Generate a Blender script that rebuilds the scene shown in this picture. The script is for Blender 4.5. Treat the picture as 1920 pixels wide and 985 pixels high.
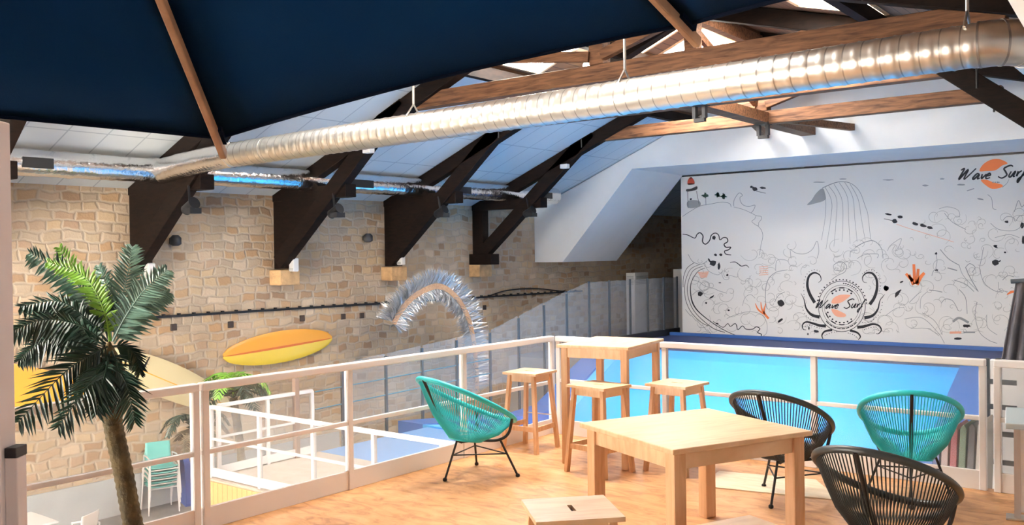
import bpy, bmesh, math, random
from mathutils import Vector, Matrix

random.seed(7)
for o in list(bpy.data.objects):
    bpy.data.objects.remove(o)
SC = bpy.context.scene

# ------------------------------------------------------------------ camera
F, PITCH, ROLL, AX, EYE = 1732.7, .009178, -.013137, -.6615, 1.85
cp, sp, cr, sr = math.cos(PITCH), math.sin(PITCH), math.cos(ROLL), math.sin(ROLL)
MB_ = Matrix(((1, 0, 0), (0, 0, -1), (0, 1, 0)))
MP_ = Matrix(((1, 0, 0), (0, cp, -sp), (0, sp, cp)))
MR_ = Matrix(((cr, -sr, 0), (sr, cr, 0), (0, 0, 1)))
MY_ = Matrix(((math.cos(AX), -math.sin(AX), 0), (math.sin(AX), math.cos(AX), 0), (0, 0, 1)))
W2C = MR_ @ MP_ @ MB_ @ MY_          # rows: camera right, down, forward, in hall coordinates
CAM = Vector((0, 0, EYE))
cd = bpy.data.cameras.new('camera')
cd.sensor_fit = 'HORIZONTAL'
cd.sensor_width = 36
cd.lens = 36 * F / 1920
cd.clip_start = .02
co = bpy.data.objects.new('camera', cd)
SC.collection.objects.link(co)
right, down, fwd = W2C[0], W2C[1], W2C[2]
co.matrix_world = Matrix(((right[0], -down[0], -fwd[0], CAM[0]),
                          (right[1], -down[1], -fwd[1], CAM[1]),
                          (right[2], -down[2], -fwd[2], CAM[2]),
                          (0, 0, 0, 1)))
SC.camera = co


def ray(x, y):
    return W2C.transposed() @ Vector(((x - 960) / F, (y - 492.5) / F, 1))


def at(x, y, X=None, Y=None, Z=None, D=None):
    """a point of the hall seen at (x, y) on a wall, a bay line, a floor, or at a given distance"""
    d = ray(x, y)
    if X is not None: t = (X - CAM[0]) / d[0]
    elif Y is not None: t = (Y - CAM[1]) / d[1]
    elif Z is not None: t = (Z - CAM[2]) / d[2]
    else: t = D
    return CAM + d * t


# ------------------------------------------------------------------ light
SKY = 52.0          # skylight glass
w = bpy.data.worlds.new('world')
SC.world = w
w.use_nodes = True
w.node_tree.nodes['Background'].inputs[0].default_value = (.75, .85, 1, 1)
w.node_tree.nodes['Background'].inputs[1].default_value = .35
vs = SC.view_settings
vs.view_transform = 'Standard'
vs.look = 'None'
vs.exposure = 0.78
vs.gamma = 1
vs.use_curve_mapping = False
SC.cycles.transparent_max_bounces = 32      # many panes stand one behind another


def area(name, loc, rot, sx, sy, energy, col):
    l = bpy.data.lights.new(name, 'AREA')
    l.shape = 'RECTANGLE'
    l.size, l.size_y, l.energy, l.color = sx, sy, energy, col
    o = bpy.data.objects.new(name, l)
    o.location = loc
    o.rotation_euler = rot
    SC.collection.objects.link(o)
    return o


# daylight of the glazed front of the lower hall, behind the viewer
l1 = area('front_daylight', (-10.0, -2.7, -.7), (math.radians(-70), 0, math.radians(8)), 8.0, 3.0, 2600, (1, .94, .84))
l1.data.spread = math.radians(98)
l2 = area('terrace_fill', (-7.6, -2.7, 1.2), (math.radians(-88), 0, math.radians(-24)), 3.4, 1.9, 1000, (1, .94, .86))  # added fill lamp that brightens the terrace furniture, no door there
l2.data.spread = math.radians(120)
# unseen fill lamp added beside the viewer to lift the parasol's left panel
area('side_fill', (1.3, .2, 1.9), (0, math.radians(-90), 0), 1.4, 2.2, 26, (.9, .95, 1))

# ------------------------------------------------------------------ materials
MATS = {}


def new_mat(name):
    m = bpy.data.materials.new(name)
    m.use_nodes = True
    nt = m.node_tree
    return m, nt, nt.nodes['Principled BSDF']


def mat(name, col, rough=.6, metal=0, var=0, scale=6, bump=0, bscale=40, emit=0, spec=.5):
    if name in MATS: return MATS[name]
    m, nt, b = new_mat(name)
    b.inputs['Base Color'].default_value = (*col, 1)
    b.inputs['Roughness'].default_value = rough
    b.inputs['Metallic'].default_value = metal
    b.inputs['Specular IOR Level'].default_value = spec
    if emit:
        b.inputs['Emission Color'].default_value = (*col, 1)
        b.inputs['Emission Strength'].default_value = emit
    tc = nt.nodes.new('ShaderNodeTexCoord')
    if var:
        n = nt.nodes.new('ShaderNodeTexNoise')
        n.inputs['Scale'].default_value = scale
        n.inputs['Detail'].default_value = 5
        r = nt.nodes.new('ShaderNodeValToRGB')
        r.color_ramp.elements[0].position = .3
        r.color_ramp.elements[1].position = .7
        r.color_ramp.elements[0].color = (*[c * (1 - var) for c in col], 1)
        r.color_ramp.elements[1].color = (*[min(1, c * (1 + var)) for c in col], 1)
        nt.links.new(tc.outputs['Object'], n.inputs['Vector'])
        nt.links.new(n.outputs['Fac'], r.inputs['Fac'])
        nt.links.new(r.outputs['Color'], b.inputs['Base Color'])
    if bump:
        n = nt.nodes.new('ShaderNodeTexNoise')
        n.inputs['Scale'].default_value = bscale
        n.inputs['Detail'].default_value = 4
        bp = nt.nodes.new('ShaderNodeBump')
        bp.inputs['Strength'].default_value = bump
        bp.inputs['Distance'].default_value = .02
        nt.links.new(tc.outputs['Object'], n.inputs['Vector'])
        nt.links.new(n.outputs['Fac'], bp.inputs['Height'])
        nt.links.new(bp.outputs['Normal'], b.inputs['Normal'])
    MATS[name] = m
    return m


def wood(name, c1, c2, rough=.5, sx=(2, 18, 18), spec=.5):
    if name in MATS: return MATS[name]
    m, nt, b = new_mat(name)
    L = nt.links.new
    tc = nt.nodes.new('ShaderNodeTexCoord')
    mp = nt.nodes.new('ShaderNodeMapping')
    mp.inputs['Scale'].default_value = sx
    n = nt.nodes.new('ShaderNodeTexNoise')
    n.inputs['Scale'].default_value = 1.6
    n.inputs['Detail'].default_value = 6
    n.inputs['Distortion'].default_value = .6
    r = nt.nodes.new('ShaderNodeValToRGB')
    r.color_ramp.elements[0].position = .32
    r.color_ramp.elements[1].position = .62
    r.color_ramp.elements[0].color = (*c1, 1)
    r.color_ramp.elements[1].color = (*c2, 1)
    L(tc.outputs['Object'], mp.inputs['Vector'])
    L(mp.outputs['Vector'], n.inputs['Vector'])
    L(n.outputs['Fac'], r.inputs['Fac'])
    L(r.outputs['Color'], b.inputs['Base Color'])
    b.inputs['Roughness'].default_value = rough
    b.inputs['Specular IOR Level'].default_value = spec
    bp = nt.nodes.new('ShaderNodeBump')
    bp.inputs['Strength'].default_value = .12
    bp.inputs['Distance'].default_value = .01
    L(n.outputs['Fac'], bp.inputs['Height'])
    L(bp.outputs['Normal'], b.inputs['Normal'])
    MATS[name] = m
    return m


def math_node(nt, op, a, b=None, c=None):
    n = nt.nodes.new('ShaderNodeMath')
    n.operation = op
    for i, v in enumerate((a, b, c)):
        if v is None: continue
        if isinstance(v, (int, float)): n.inputs[i].default_value = v
        else: nt.links.new(v, n.inputs[i])
    return n.outputs[0]


def stone_mat():
    """coursed rubble stone: irregular blocks on the Y / Z plane of the long wall"""
    m, nt, b = new_mat('rubble_stone')
    L = nt.links.new
    tc = nt.nodes.new('ShaderNodeTexCoord')
    nz = nt.nodes.new('ShaderNodeTexNoise')
    nz.inputs['Scale'].default_value = 2.2
    nz.inputs['Detail'].default_value = 3
    L(tc.outputs['Object'], nz.inputs['Vector'])
    sub = nt.nodes.new('ShaderNodeVectorMath')
    sub.operation = 'SUBTRACT'
    L(nz.outputs['Color'], sub.inputs[0])
    sub.inputs[1].default_value = (.5, .5, .5)
    ml = nt.nodes.new('ShaderNodeVectorMath')
    ml.operation = 'SCALE'
    L(sub.outputs[0], ml.inputs[0])
    ml.inputs['Scale'].default_value = .22
    ad = nt.nodes.new('ShaderNodeVectorMath')
    L(tc.outputs['Object'], ad.inputs[0])
    L(ml.outputs[0], ad.inputs[1])
    sx = nt.nodes.new('ShaderNodeSeparateXYZ')
    L(ad.outputs[0], sx.inputs[0])
    H = .165
    zr = math_node(nt, 'DIVIDE', sx.outputs['Z'], H)
    row = math_node(nt, 'FLOOR', zr)
    wn = nt.nodes.new('ShaderNodeTexWhiteNoise')
    wn.noise_dimensions = '1D'
    L(row, wn.inputs['W'])
    wid = math_node(nt, 'MULTIPLY_ADD', wn.outputs['Value'], .16, .20)
    yo = math_node(nt, 'MULTIPLY_ADD', wn.outputs['Value'], 7.3, sx.outputs['Y'])
    yr = math_node(nt, 'DIVIDE', yo, wid)
    colm = math_node(nt, 'FLOOR', yr)
    cv = nt.nodes.new('ShaderNodeCombineXYZ')
    L(row, cv.inputs[0]); L(colm, cv.inputs[1])
    w2 = nt.nodes.new('ShaderNodeTexWhiteNoise')
    w2.noise_dimensions = '2D'
    L(cv.outputs[0], w2.inputs['Vector'])
    ramp = nt.nodes.new('ShaderNodeValToRGB')
    e = ramp.color_ramp.elements
    e[0].position = 0; e[0].color = (.36, .24, .155, 1)
    e[1].position = 1; e[1].color = (.68, .55, .41, 1)
    for p, c in ((.15, (.52, .34, .19)), (.3, (.52, .41, .29)), (.48, (.62, .46, .29)), (.6, (.46, .37, .28)), (.75, (.60, .48, .35)), (.88, (.46, .32, .22))):
        q = e.new(p); q.color = (*c, 1)
    L(w2.outputs['Value'], ramp.inputs['Fac'])
    # mortar
    fz = math_node(nt, 'FRACT', zr); fy = math_node(nt, 'FRACT', yr)
    dz = math_node(nt, 'MINIMUM', fz, math_node(nt, 'SUBTRACT', 1, fz))
    dy = math_node(nt, 'MINIMUM', fy, math_node(nt, 'SUBTRACT', 1, fy))
    dy2 = math_node(nt, 'MULTIPLY', dy, 1.7)
    dd = math_node(nt, 'MINIMUM', dz, dy2)
    rm = nt.nodes.new('ShaderNodeMapRange')
    rm.inputs['From Min'].default_value = .04
    rm.inputs['From Max'].default_value = .2
    L(dd, rm.inputs['Value'])
    mx = nt.nodes.new('ShaderNodeMixRGB')
    mx.inputs[1].default_value = (.53, .44, .34, 1)
    L(rm.outputs[0], mx.inputs[0])
    L(ramp.outputs['Color'], mx.inputs[2])
    # large stains and fine grain
    n2 = nt.nodes.new('ShaderNodeTexNoise')
    n2.inputs['Scale'].default_value = .8
    n2.inputs['Detail'].default_value = 6
    L(tc.outputs['Object'], n2.inputs['Vector'])
    r2 = nt.nodes.new('ShaderNodeValToRGB')
    r2.color_ramp.elements[0].position = .3; r2.color_ramp.elements[0].color = (.72, .66, .6, 1)
    r2.color_ramp.elements[1].position = .65; r2.color_ramp.elements[1].color = (1, 1, 1, 1)
    L(n2.outputs['Fac'], r2.inputs['Fac'])
    m2 = nt.nodes.new('ShaderNodeMixRGB')
    m2.blend_type = 'MULTIPLY'
    m2.inputs[0].default_value = .8
    L(mx.outputs[0], m2.inputs[1]); L(r2.outputs['Color'], m2.inputs[2])
    L(m2.outputs[0], b.inputs['Base Color'])
    b.inputs['Roughness'].default_value = .9
    n3 = nt.nodes.new('ShaderNodeTexNoise')
    n3.inputs['Scale'].default_value = 25
    L(tc.outputs['Object'], n3.inputs['Vector'])
    hh = math_node(nt, 'MULTIPLY_ADD', n3.outputs['Fac'], .35, rm.outputs[0])
    bp = nt.nodes.new('ShaderNodeBump')
    bp.inputs['Strength'].default_value = .45
    bp.inputs['Distance'].default_value = .03
    L(hh, bp.inputs['Height'])
    L(bp.outputs['Normal'], b.inputs['Normal'])
    MATS['stone'] = m
    return m


def grid_mat(name, base, line, sx, sy, ax=('Y', 'X'), lw=.02, rough=.6):
    """boards or panels: thin joints every sx / sy metres"""
    m, nt, b = new_mat(name)
    L = nt.links.new
    tc = nt.nodes.new('ShaderNodeTexCoord')
    s = nt.nodes.new('ShaderNodeSeparateXYZ')
    L(tc.outputs['Object'], s.inputs[0])
    ds = []
    for a, st in zip(ax, (sx, sy)):
        f = math_node(nt, 'FRACT', math_node(nt, 'DIVIDE', s.outputs[a], st))
        d = math_node(nt, 'MINIMUM', f, math_node(nt, 'SUBTRACT', 1, f))
        ds.append(math_node(nt, 'LESS_THAN', math_node(nt, 'MULTIPLY', d, st), lw))
    k = math_node(nt, 'MAXIMUM', ds[0], ds[1])
    mx = nt.nodes.new('ShaderNodeMixRGB')
    mx.inputs[1].default_value = (*base, 1)
    mx.inputs[2].default_value = (*line, 1)
    L(k, mx.inputs[0])
    L(mx.outputs[0], b.inputs['Base Color'])
    b.inputs['Roughness'].default_value = rough
    MATS[name] = m
    return m


def floor_mat():
    m, nt, b = new_mat('ply_floor')
    L = nt.links.new
    tc = nt.nodes.new('ShaderNodeTexCoord')
    mp = nt.nodes.new('ShaderNodeMapping')
    mp.inputs['Scale'].default_value = (2.6, 6, 1)
    mp.inputs['Rotation'].default_value = (0, 0, .2)
    n = nt.nodes.new('ShaderNodeTexNoise')
    n.inputs['Scale'].default_value = 1.5
    n.inputs['Detail'].default_value = 8
    n.inputs['Roughness'].default_value = .65
    n.inputs['Distortion'].default_value = 1.2
    r = nt.nodes.new('ShaderNodeValToRGB')
    e = r.color_ramp.elements
    e[0].position = .3; e[0].color = (.30, .125, .045, 1)
    e[1].position = .72; e[1].color = (.64, .35, .16, 1)
    q = e.new(.5); q.color = (.54, .27, .11, 1)
    L(tc.outputs['Object'], mp.inputs[0]); L(mp.outputs[0], n.inputs['Vector'])
    L(n.outputs['Fac'], r.inputs['Fac']); L(r.outputs['Color'], b.inputs['Base Color'])
    b.inputs['Roughness'].default_value = .42
    MATS['ply'] = m
    return m


def glass_mat(name, tint, haze, ior=1.25):
    m = bpy.data.materials.new(name)
    m.use_nodes = True
    nt = m.node_tree
    nt.nodes.clear()
    L = nt.links.new
    out = nt.nodes.new('ShaderNodeOutputMaterial')
    tr = nt.nodes.new('ShaderNodeBsdfTransparent')
    tr.inputs[0].default_value = (*tint, 1)
    df = nt.nodes.new('ShaderNodeBsdfDiffuse')
    df.inputs[0].default_value = (.85, .87, .88, 1)
    gl = nt.nodes.new('ShaderNodeBsdfGlossy')
    gl.inputs['Roughness'].default_value = .05
    m1 = nt.nodes.new('ShaderNodeMixShader'); m1.inputs[0].default_value = haze
    m2 = nt.nodes.new('ShaderNodeMixShader')
    fr = nt.nodes.new('ShaderNodeFresnel'); fr.inputs[0].default_value = ior
    L(tr.outputs[0], m1.inputs[1]); L(df.outputs[0], m1.inputs[2])
    L(fr.outputs[0], m2.inputs[0])
    L(m1.outputs[0], m2.inputs[1]); L(gl.outputs[0], m2.inputs[2])
    L(m2.outputs[0], out.inputs[0])
    MATS[name] = m
    return m


STONE = stone_mat()
PLY = floor_mat()
PANEL = grid_mat('ceiling_panels', (.62, .66, .69), (.40, .45, .50), .6, 1.1, lw=.012)
BOARDS = grid_mat('roof_boards', (.20, .105, .055), (.07, .035, .02), .16, 40, ax=('X', 'Y'), lw=.008)
CLAD = grid_mat('pine_cladding', (.72, .38, .15), (.38, .17, .06), .11, 40, ax=('X', 'Y'), lw=.006, rough=.45)
GREYFLOOR = mat('grey_floor', (.25, .23, .215), .7, var=.25, scale=2)
WHITEWALL = mat('white_plaster', (.80, .80, .79), .8, var=.03, scale=1.5)
MURALWHITE = mat('mural_white', (.82, .80, .77), .7)
GREYDADO = mat('grey_dado', (.46, .47, .47), .8, var=.06, scale=3)
DARKWOOD = wood('dark_timber', (.003, .0015, .001), (.011, .005, .003), .7, (3, 3, 14), .15)
MIDWOOD = wood('mid_timber', (.06, .024, .011), (.19, .088, .042), .6, (1.5, 14, 14), .3)
PINE = wood('pine', (.72, .46, .25), (.84, .60, .37), .32, (14, 2.2, 3))
PINELEG = wood('pine_leg', (.64, .35, .17), (.78, .49, .28), .42, (16, 16, 1.5))
UMBWOOD = wood('parasol_wood', (.26, .13, .07), (.36, .2, .11), .5, (10, 10, 3))
WHITEMETAL = mat('white_metal', (.82, .78, .76), .35)
NAVY = mat('navy_canvas', (.0025, .022, .072), .95, bump=.1, bscale=300, spec=.05)
NAVYHEM = mat('navy_hem', (.003, .006, .015), .9, spec=.05)
GALV = mat('galvanised', (.62, .60, .56), .34, 1, var=.05, scale=9)
GALVX = grid_mat('duct_spiral', (.62, .60, .56), (.34, .33, .31), .15, 90, ax=('X', 'Z'), lw=.006, rough=.34)
GALVY = grid_mat('duct_spiral_far', (.62, .60, .56), (.34, .33, .31), .15, 90, ax=('Y', 'Z'), lw=.006, rough=.34)
for g_ in (GALVX, GALVY): g_.node_tree.nodes['Principled BSDF'].inputs['Metallic'].default_value = 1
GALVSEAM = mat('duct_seam', (.30, .29, .28), .4, 1)
FOIL = mat('foil', (.80, .80, .80), .16, 1, bump=.55, bscale=14)
TINSEL = mat('tinsel', (.72, .72, .72), .25, .6)
BLACK = mat('black_metal', (.012, .012, .014), .4)
BLACKPL = mat('black_plastic', (.01, .01, .012), .5)
WHITEPL = mat('white_plastic', (.8, .79, .77), .4)
CYAN = mat('wave_cyan', (.02, .34, .82), .45)
CYANL = mat('wave_cyan_light', (.07, .44, .85), .45)
BLUEPAD = mat('blue_pad', (.035, .13, .42), .5)
NAVYPAD = mat('navy_pad', (.025, .05, .17), .6)
BEDBLUE = mat('bed_blue', (.14, .32, .62), .45)
TEALC = mat('teal_cord', (.02, .50, .54), .4)
BLACKC = mat('black_cord', (.03, .036, .036), .4)
GLASS = glass_mat('railing_glass', (.97, .975, .98), .10, 1.10)
GLASSG = glass_mat('grey_glass', (.93, .94, .96), .10, 1.12)
MILK = glass_mat('milky_panel', (.985, .985, .985), .06, 1.1)
SKYGLASS = mat('skylight_glass', (1, .97, .92), .3, emit=SKY)
LAMPGLOW = mat('lamp_glow', (1, .95, .85), .3, emit=25)

# ------------------------------------------------------------------ mesh helpers
COL = SC.collection


class Mesh:
    def __init__(s):
        s.v, s.f, s.sm = [], [], []

    def add(s, vs, fs, smooth=False):
        k = len(s.v)
        s.v += [tuple(v) for v in vs]
        s.f += [tuple(i + k for i in f) for f in fs]
        s.sm += [smooth] * len(fs)
        return s

    def box(s, a, b, M=None):
        x0, y0, z0 = a; x1, y1, z1 = b
        vs = [(x0, y0, z0), (x1, y0, z0), (x1, y1, z0), (x0, y1, z0), (x0, y0, z1), (x1, y0, z1), (x1, y1, z1), (x0, y1, z1)]
        if M is not None: vs = [M @ Vector(v) for v in vs]
        return s.add(vs, [(3, 2, 1, 0), (4, 5, 6, 7), (0, 1, 5, 4), (1, 2, 6, 5), (2, 3, 7, 6), (3, 0, 4, 7)])

    def beam(s, p, q, w, h, up=(0, 0, 1), taper=1):
        p, q = Vector(p), Vector(q)
        d = (q - p).normalized()
        u = Vector(up)
        sd = d.cross(u)
        if sd.length < 1e-4: sd = d.cross(Vector((0, 1, 0)))
        sd.normalize()
        u = sd.cross(d).normalized()
        vs = []
        for c, k in ((p, 1), (q, taper)):
            for a, b in ((-1, -1), (1, -1), (1, 1), (-1, 1)):
                vs.append(c + sd * (a * w / 2 * k) + u * (b * h / 2 * k))
        return s.add(vs, [(3, 2, 1, 0), (4, 5, 6, 7), (0, 1, 5, 4), (1, 2, 6, 5), (2, 3, 7, 6), (3, 0, 4, 7)])

    def tube(s, pts, r, n=10, closed=False, caps=True):
        pts = [Vector(p) for p in pts]
        m = len(pts)
        rs = r if isinstance(r, (list, tuple)) else [r] * m
        ref = None
        rings = []
        for i in range(m):
            if closed: d = pts[(i + 1) % m] - pts[i - 1]
            else: d = pts[min(i + 1, m - 1)] - pts[max(i - 1, 0)]
            d.normalize()
            if ref is None:
                ref = d.cross(Vector((0, 0, 1)))
                if ref.length < .01: ref = d.cross(Vector((1, 0, 0)))
            ref = (ref - d * ref.dot(d)).normalized()
            b = d.cross(ref)
            rings.append([pts[i] + (ref * math.cos(2 * math.pi * k / n) + b * math.sin(2 * math.pi * k / n)) * rs[i] for k in range(n)])
        vs = [v for g in rings for v in g]
        fs = []
        for i in range(m if closed else m - 1):
            j = (i + 1) % m
            for k in range(n):
                l = (k + 1) % n
                fs.append((i * n + k, i * n + l, j * n + l, j * n + k))
        s.add(vs, fs, True)
        if caps and not closed:
            s.add(rings[0], [tuple(range(n - 1, -1, -1))])
            s.add(rings[-1], [tuple(range(n))])
        return s

    def prism(s, poly, a, b, axis='Y'):
        """outline in two coordinates, extruded from a to b along the axis"""
        def P(u, v, t):
            return {'Y': (u, t, v), 'X': (t, u, v), 'Z': (u, v, t)}[axis]
        n = len(poly)
        vs = [P(u, v, a) for u, v in poly] + [P(u, v, b) for u, v in poly]
        fs = [tuple(range(n)), tuple(range(2 * n - 1, n - 1, -1))]
        fs += [(i, i + n, (i + 1) % n + n, (i + 1) % n) for i in range(n)]
        return s.add(vs, fs)

    def lathe(s, prof, c, n=20, axis=None, M=None):
        vs = []
        for r, z in prof:
            for k in range(n):
                a = 2 * math.pi * k / n
                v = Vector((r * math.cos(a), r * math.sin(a), z))
                if M is not None: v = M @ v
                vs.append(Vector(c) + v)
        m = len(prof)
        fs = []
        for i in range(m - 1):
            for k in range(n):
                l = (k + 1) % n
                fs.append((i * n + k, i * n + l, (i + 1) * n + l, (i + 1) * n + k))
        s.add(vs, fs, True)
        s.add(vs[:n], [tuple(range(n - 1, -1, -1))])
        s.add(vs[-n:], [tuple(range(n))])
        return s

    def build(s, name, m, parent=None, bevel=0, origin=None):
        me = bpy.data.meshes.new(name)
        o = Vector(origin) if origin is not None else Vector((0, 0, 0))
        me.from_pydata([Vector(v) - o for v in s.v], [], s.f)
        me.polygons.foreach_set('use_smooth', s.sm)
        bm = bmesh.new()
        bm.from_mesh(me)
        bmesh.ops.recalc_face_normals(bm, faces=bm.faces)
        bm.to_mesh(me)
        bm.free()
        for k in (m if isinstance(m, (list, tuple)) else [m]): me.materials.append(k)
        ob = bpy.data.objects.new(name, me)
        ob.location = o
        COL.objects.link(ob)
        if parent: ob.parent = parent
        if bevel:
            b = ob.modifiers.new('bevel', 'BEVEL')
            b.width = bevel
            b.segments = 2
            b.limit_method = 'ANGLE'
        return ob


def tag(o, label=None, cat=None, group=None, kind=None):
    if label: o['label'] = label
    if cat: o['category'] = cat
    if group: o['group'] = group
    if kind: o['kind'] = kind
    return o


def thing(name, label, cat, loc=(0, 0, 0), rz=0, group=None):
    o = bpy.data.objects.new(name, None)
    o.empty_display_size = .1
    COL.objects.link(o)
    o.location = loc
    o.rotation_euler = (0, 0, rz)
    return tag(o, label, cat, group)


def struct(name, mb, m, label, parent=None, bevel=0):
    o = mb.build(name, m, parent, bevel)
    return tag(o, label, None, None, 'structure')


def copy_tree(o, parent=None):
    c = o.copy()
    COL.objects.link(c)
    if parent: c.parent = parent
    for ch in list(o.children): copy_tree(ch, c)
    return c


def spline(pts, n=8, closed=False):
    """Catmull-Rom through the points (any dimension)"""
    P = [Vector(p) for p in pts]
    m = len(P)
    out = []
    for i in range(m if closed else m - 1):
        if closed: a, b, c, d = P[i - 1], P[i], P[(i + 1) % m], P[(i + 2) % m]
        else: a, b, c, d = P[max(i - 1, 0)], P[i], P[i + 1], P[min(i + 2, m - 1)]
        for k in range(n):
            t = k / n
            out.append(.5 * ((2 * b) + (c - a) * t + (2 * a - 5 * b + 4 * c - d) * t * t + (3 * b - a - 3 * c + d) * t ** 3))
    if not closed: out.append(P[-1])
    return out


# ------------------------------------------------------------------ structure
XW, LOW, DECK = -14.8, -2.45, -1.26          # long stone wall, lower floor, pool deck
SL, Z0, XR, ZR0 = .415, 3.05, -7.3, .2       # roof slope, eaves height, ridge, right eaves


ZRIDGE_ = Z0 + SL * (XR - XW)


def zl(x): return Z0 + SL * (x - XW)


SLR = .27                                     # the right slope is flatter


def zr(x): return ZRIDGE_ - SLR * (x - XR)


ZRIDGE = zl(XR)
struct('wall_left', Mesh().box((XW - .5, -3, LOW - .1), (XW, 30, Z0 + .02)), STONE, 'long rubble stone wall on the left')
struct('trim_1', Mesh().box((XW, -3, LOW), (XW + .04, 13, -1.82)), GREYDADO, 'grey painted band along the foot of the stone wall')
struct('floor', Mesh().box((-5.62, -3, -.22), (1.6, 7.83, 0)), PLY, 'orange plywood floor of the raised terrace')
struct('floor.001', Mesh().box((XW - .4, -3, LOW - .15), (1.6, 30, LOW)), GREYFLOOR, 'dark floor of the lower hall')
struct('wall_right', Mesh().box((1.4, -3, LOW), (1.6, 30, 3.5)), WHITEWALL, 'white wall on the right')
struct('wall_front', Mesh().box((XW - .4, -3.2, LOW), (1.6, -3, 6.3)), WHITEWALL, 'white wall behind the viewer')
struct('wall_end', Mesh().box((XW - .4, 30, LOW), (1.6, 30.2, 6.3)), mat('dark_end', (.12, .09, .06), .9), 'dark end wall behind the mural')


def slope(x0, x1, y0, y1, zf, holes, th, mb):
    xs = sorted({x0, x1, *[h[0] for h in holes], *[h[1] for h in holes]})
    ys = sorted({y0, y1, *[h[2] for h in holes], *[h[3] for h in holes]})
    for i in range(len(xs) - 1):
        for j in range(len(ys) - 1):
            cx, cy = (xs[i] + xs[i + 1]) / 2, (ys[j] + ys[j + 1]) / 2
            if any(h[0] < cx < h[1] and h[2] < cy < h[3] for h in holes): continue
            vs = []
            for dz in (0, th):
                for x, y in ((xs[i], ys[j]), (xs[i + 1], ys[j]), (xs[i + 1], ys[j + 1]), (xs[i], ys[j + 1])):
                    vs.append((x, y, zf(x) + dz))
            mb.add(vs, [(3, 2, 1, 0), (4, 5, 6, 7), (0, 1, 5, 4), (1, 2, 6, 5), (2, 3, 7, 6), (3, 0, 4, 7)])
    return mb


LH = [(-9.84, -8.75, 11.75, 13.5), (-8.78, -7.62, 14.55, 15.2), (-9.84, -8.75, 5.75, 7.2), (-9.4, -7.7, 15.7, 17.15)]  # third opening is unseen behind the parasol, added for more light
RH = [(-5.2, -3.9, 12.9, 13.9), (-6.5, -5.2, 14.75, 15.5), (-5.7, -4.2, 5.9, 7.3)]  # last opening is unseen too, added to light the terrace
XT = -10.25
struct('ceiling', slope(XW - .3, XT, -3, 30, zl, [], .12, Mesh()), PANEL, 'pale panelled slope of the roof above the stone wall')
struct('ceiling.001', slope(XT, XR, -3, 30, zl, LH, .12, Mesh()), BOARDS, 'brown boarded roof strip with skylights left of the ridge')
struct('ceiling.002', slope(XR, 1.6, -3, 30, zr, RH, .12, Mesh()), BOARDS, 'brown boarded roof slope right of the ridge')
struct('trim_2', Mesh().beam((XT, -3, zl(XT) - .02), (XT, 20, zl(XT) - .02), .07, .05), WHITEMETAL, 'white trim along the top of the panelled slope')
k = 0
for hs, zf in ((LH, zl), (RH, zr)):
    for h in hs:
        k += 1
        fr = Mesh()
        for a, b in (((h[0], h[2]), (h[1], h[2])), ((h[0], h[3]), (h[1], h[3])), ((h[0], h[2]), (h[0], h[3])), ((h[1], h[2]), (h[1], h[3]))):
            fr.beam((a[0], a[1], zf(a[0]) + .06), (b[0], b[1], zf(b[0]) + .06), .06, .16)
        wf = struct('window_%d' % k, fr, PINE, 'skylight in the roof')
        pane = Mesh()
        slope(h[0] + .02, h[1] - .02, h[2] + .02, h[3] - .02, lambda x: zf(x) + .1, [], .02, pane)
        pane.build('pane', SKYGLASS, wf)

# white gable with the portal, running back as a soffit to the mural
zg = 1.62
poly = [(XW + .01, zg), (-13.88, zg), (-11.75, 3.93), (-2.85, 3.93), (-.7, zg), (1.39, zg), (1.39, zr(1.39) - .02), (XR, ZRIDGE - .02), (XW + .01, Z0 - .02)]
GABLE = struct('wall_gable', Mesh().prism(poly, 20, 22.7), WHITEWALL, 'white gable with a cut out portal in front of the mural')
YM = 22.9
BACK = struct('wall_back', Mesh().box((-11.92, YM, -.5), (.6, YM + .12, 3.93)), MURALWHITE, 'white mural wall at the far end, covered with line drawings')
struct('trim_3', Mesh().box((-11.92, YM - .05, 3.90), (.6, YM, 3.93)), BLACK, 'thin dark line on top of the mural')

# ------------------------------------------------------------------ mural
SH = .004


def mp(px_, py_, lift):
    p = at(px_, py_, Y=YM)
    return Vector((p[0], YM - lift, p[2]))


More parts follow.
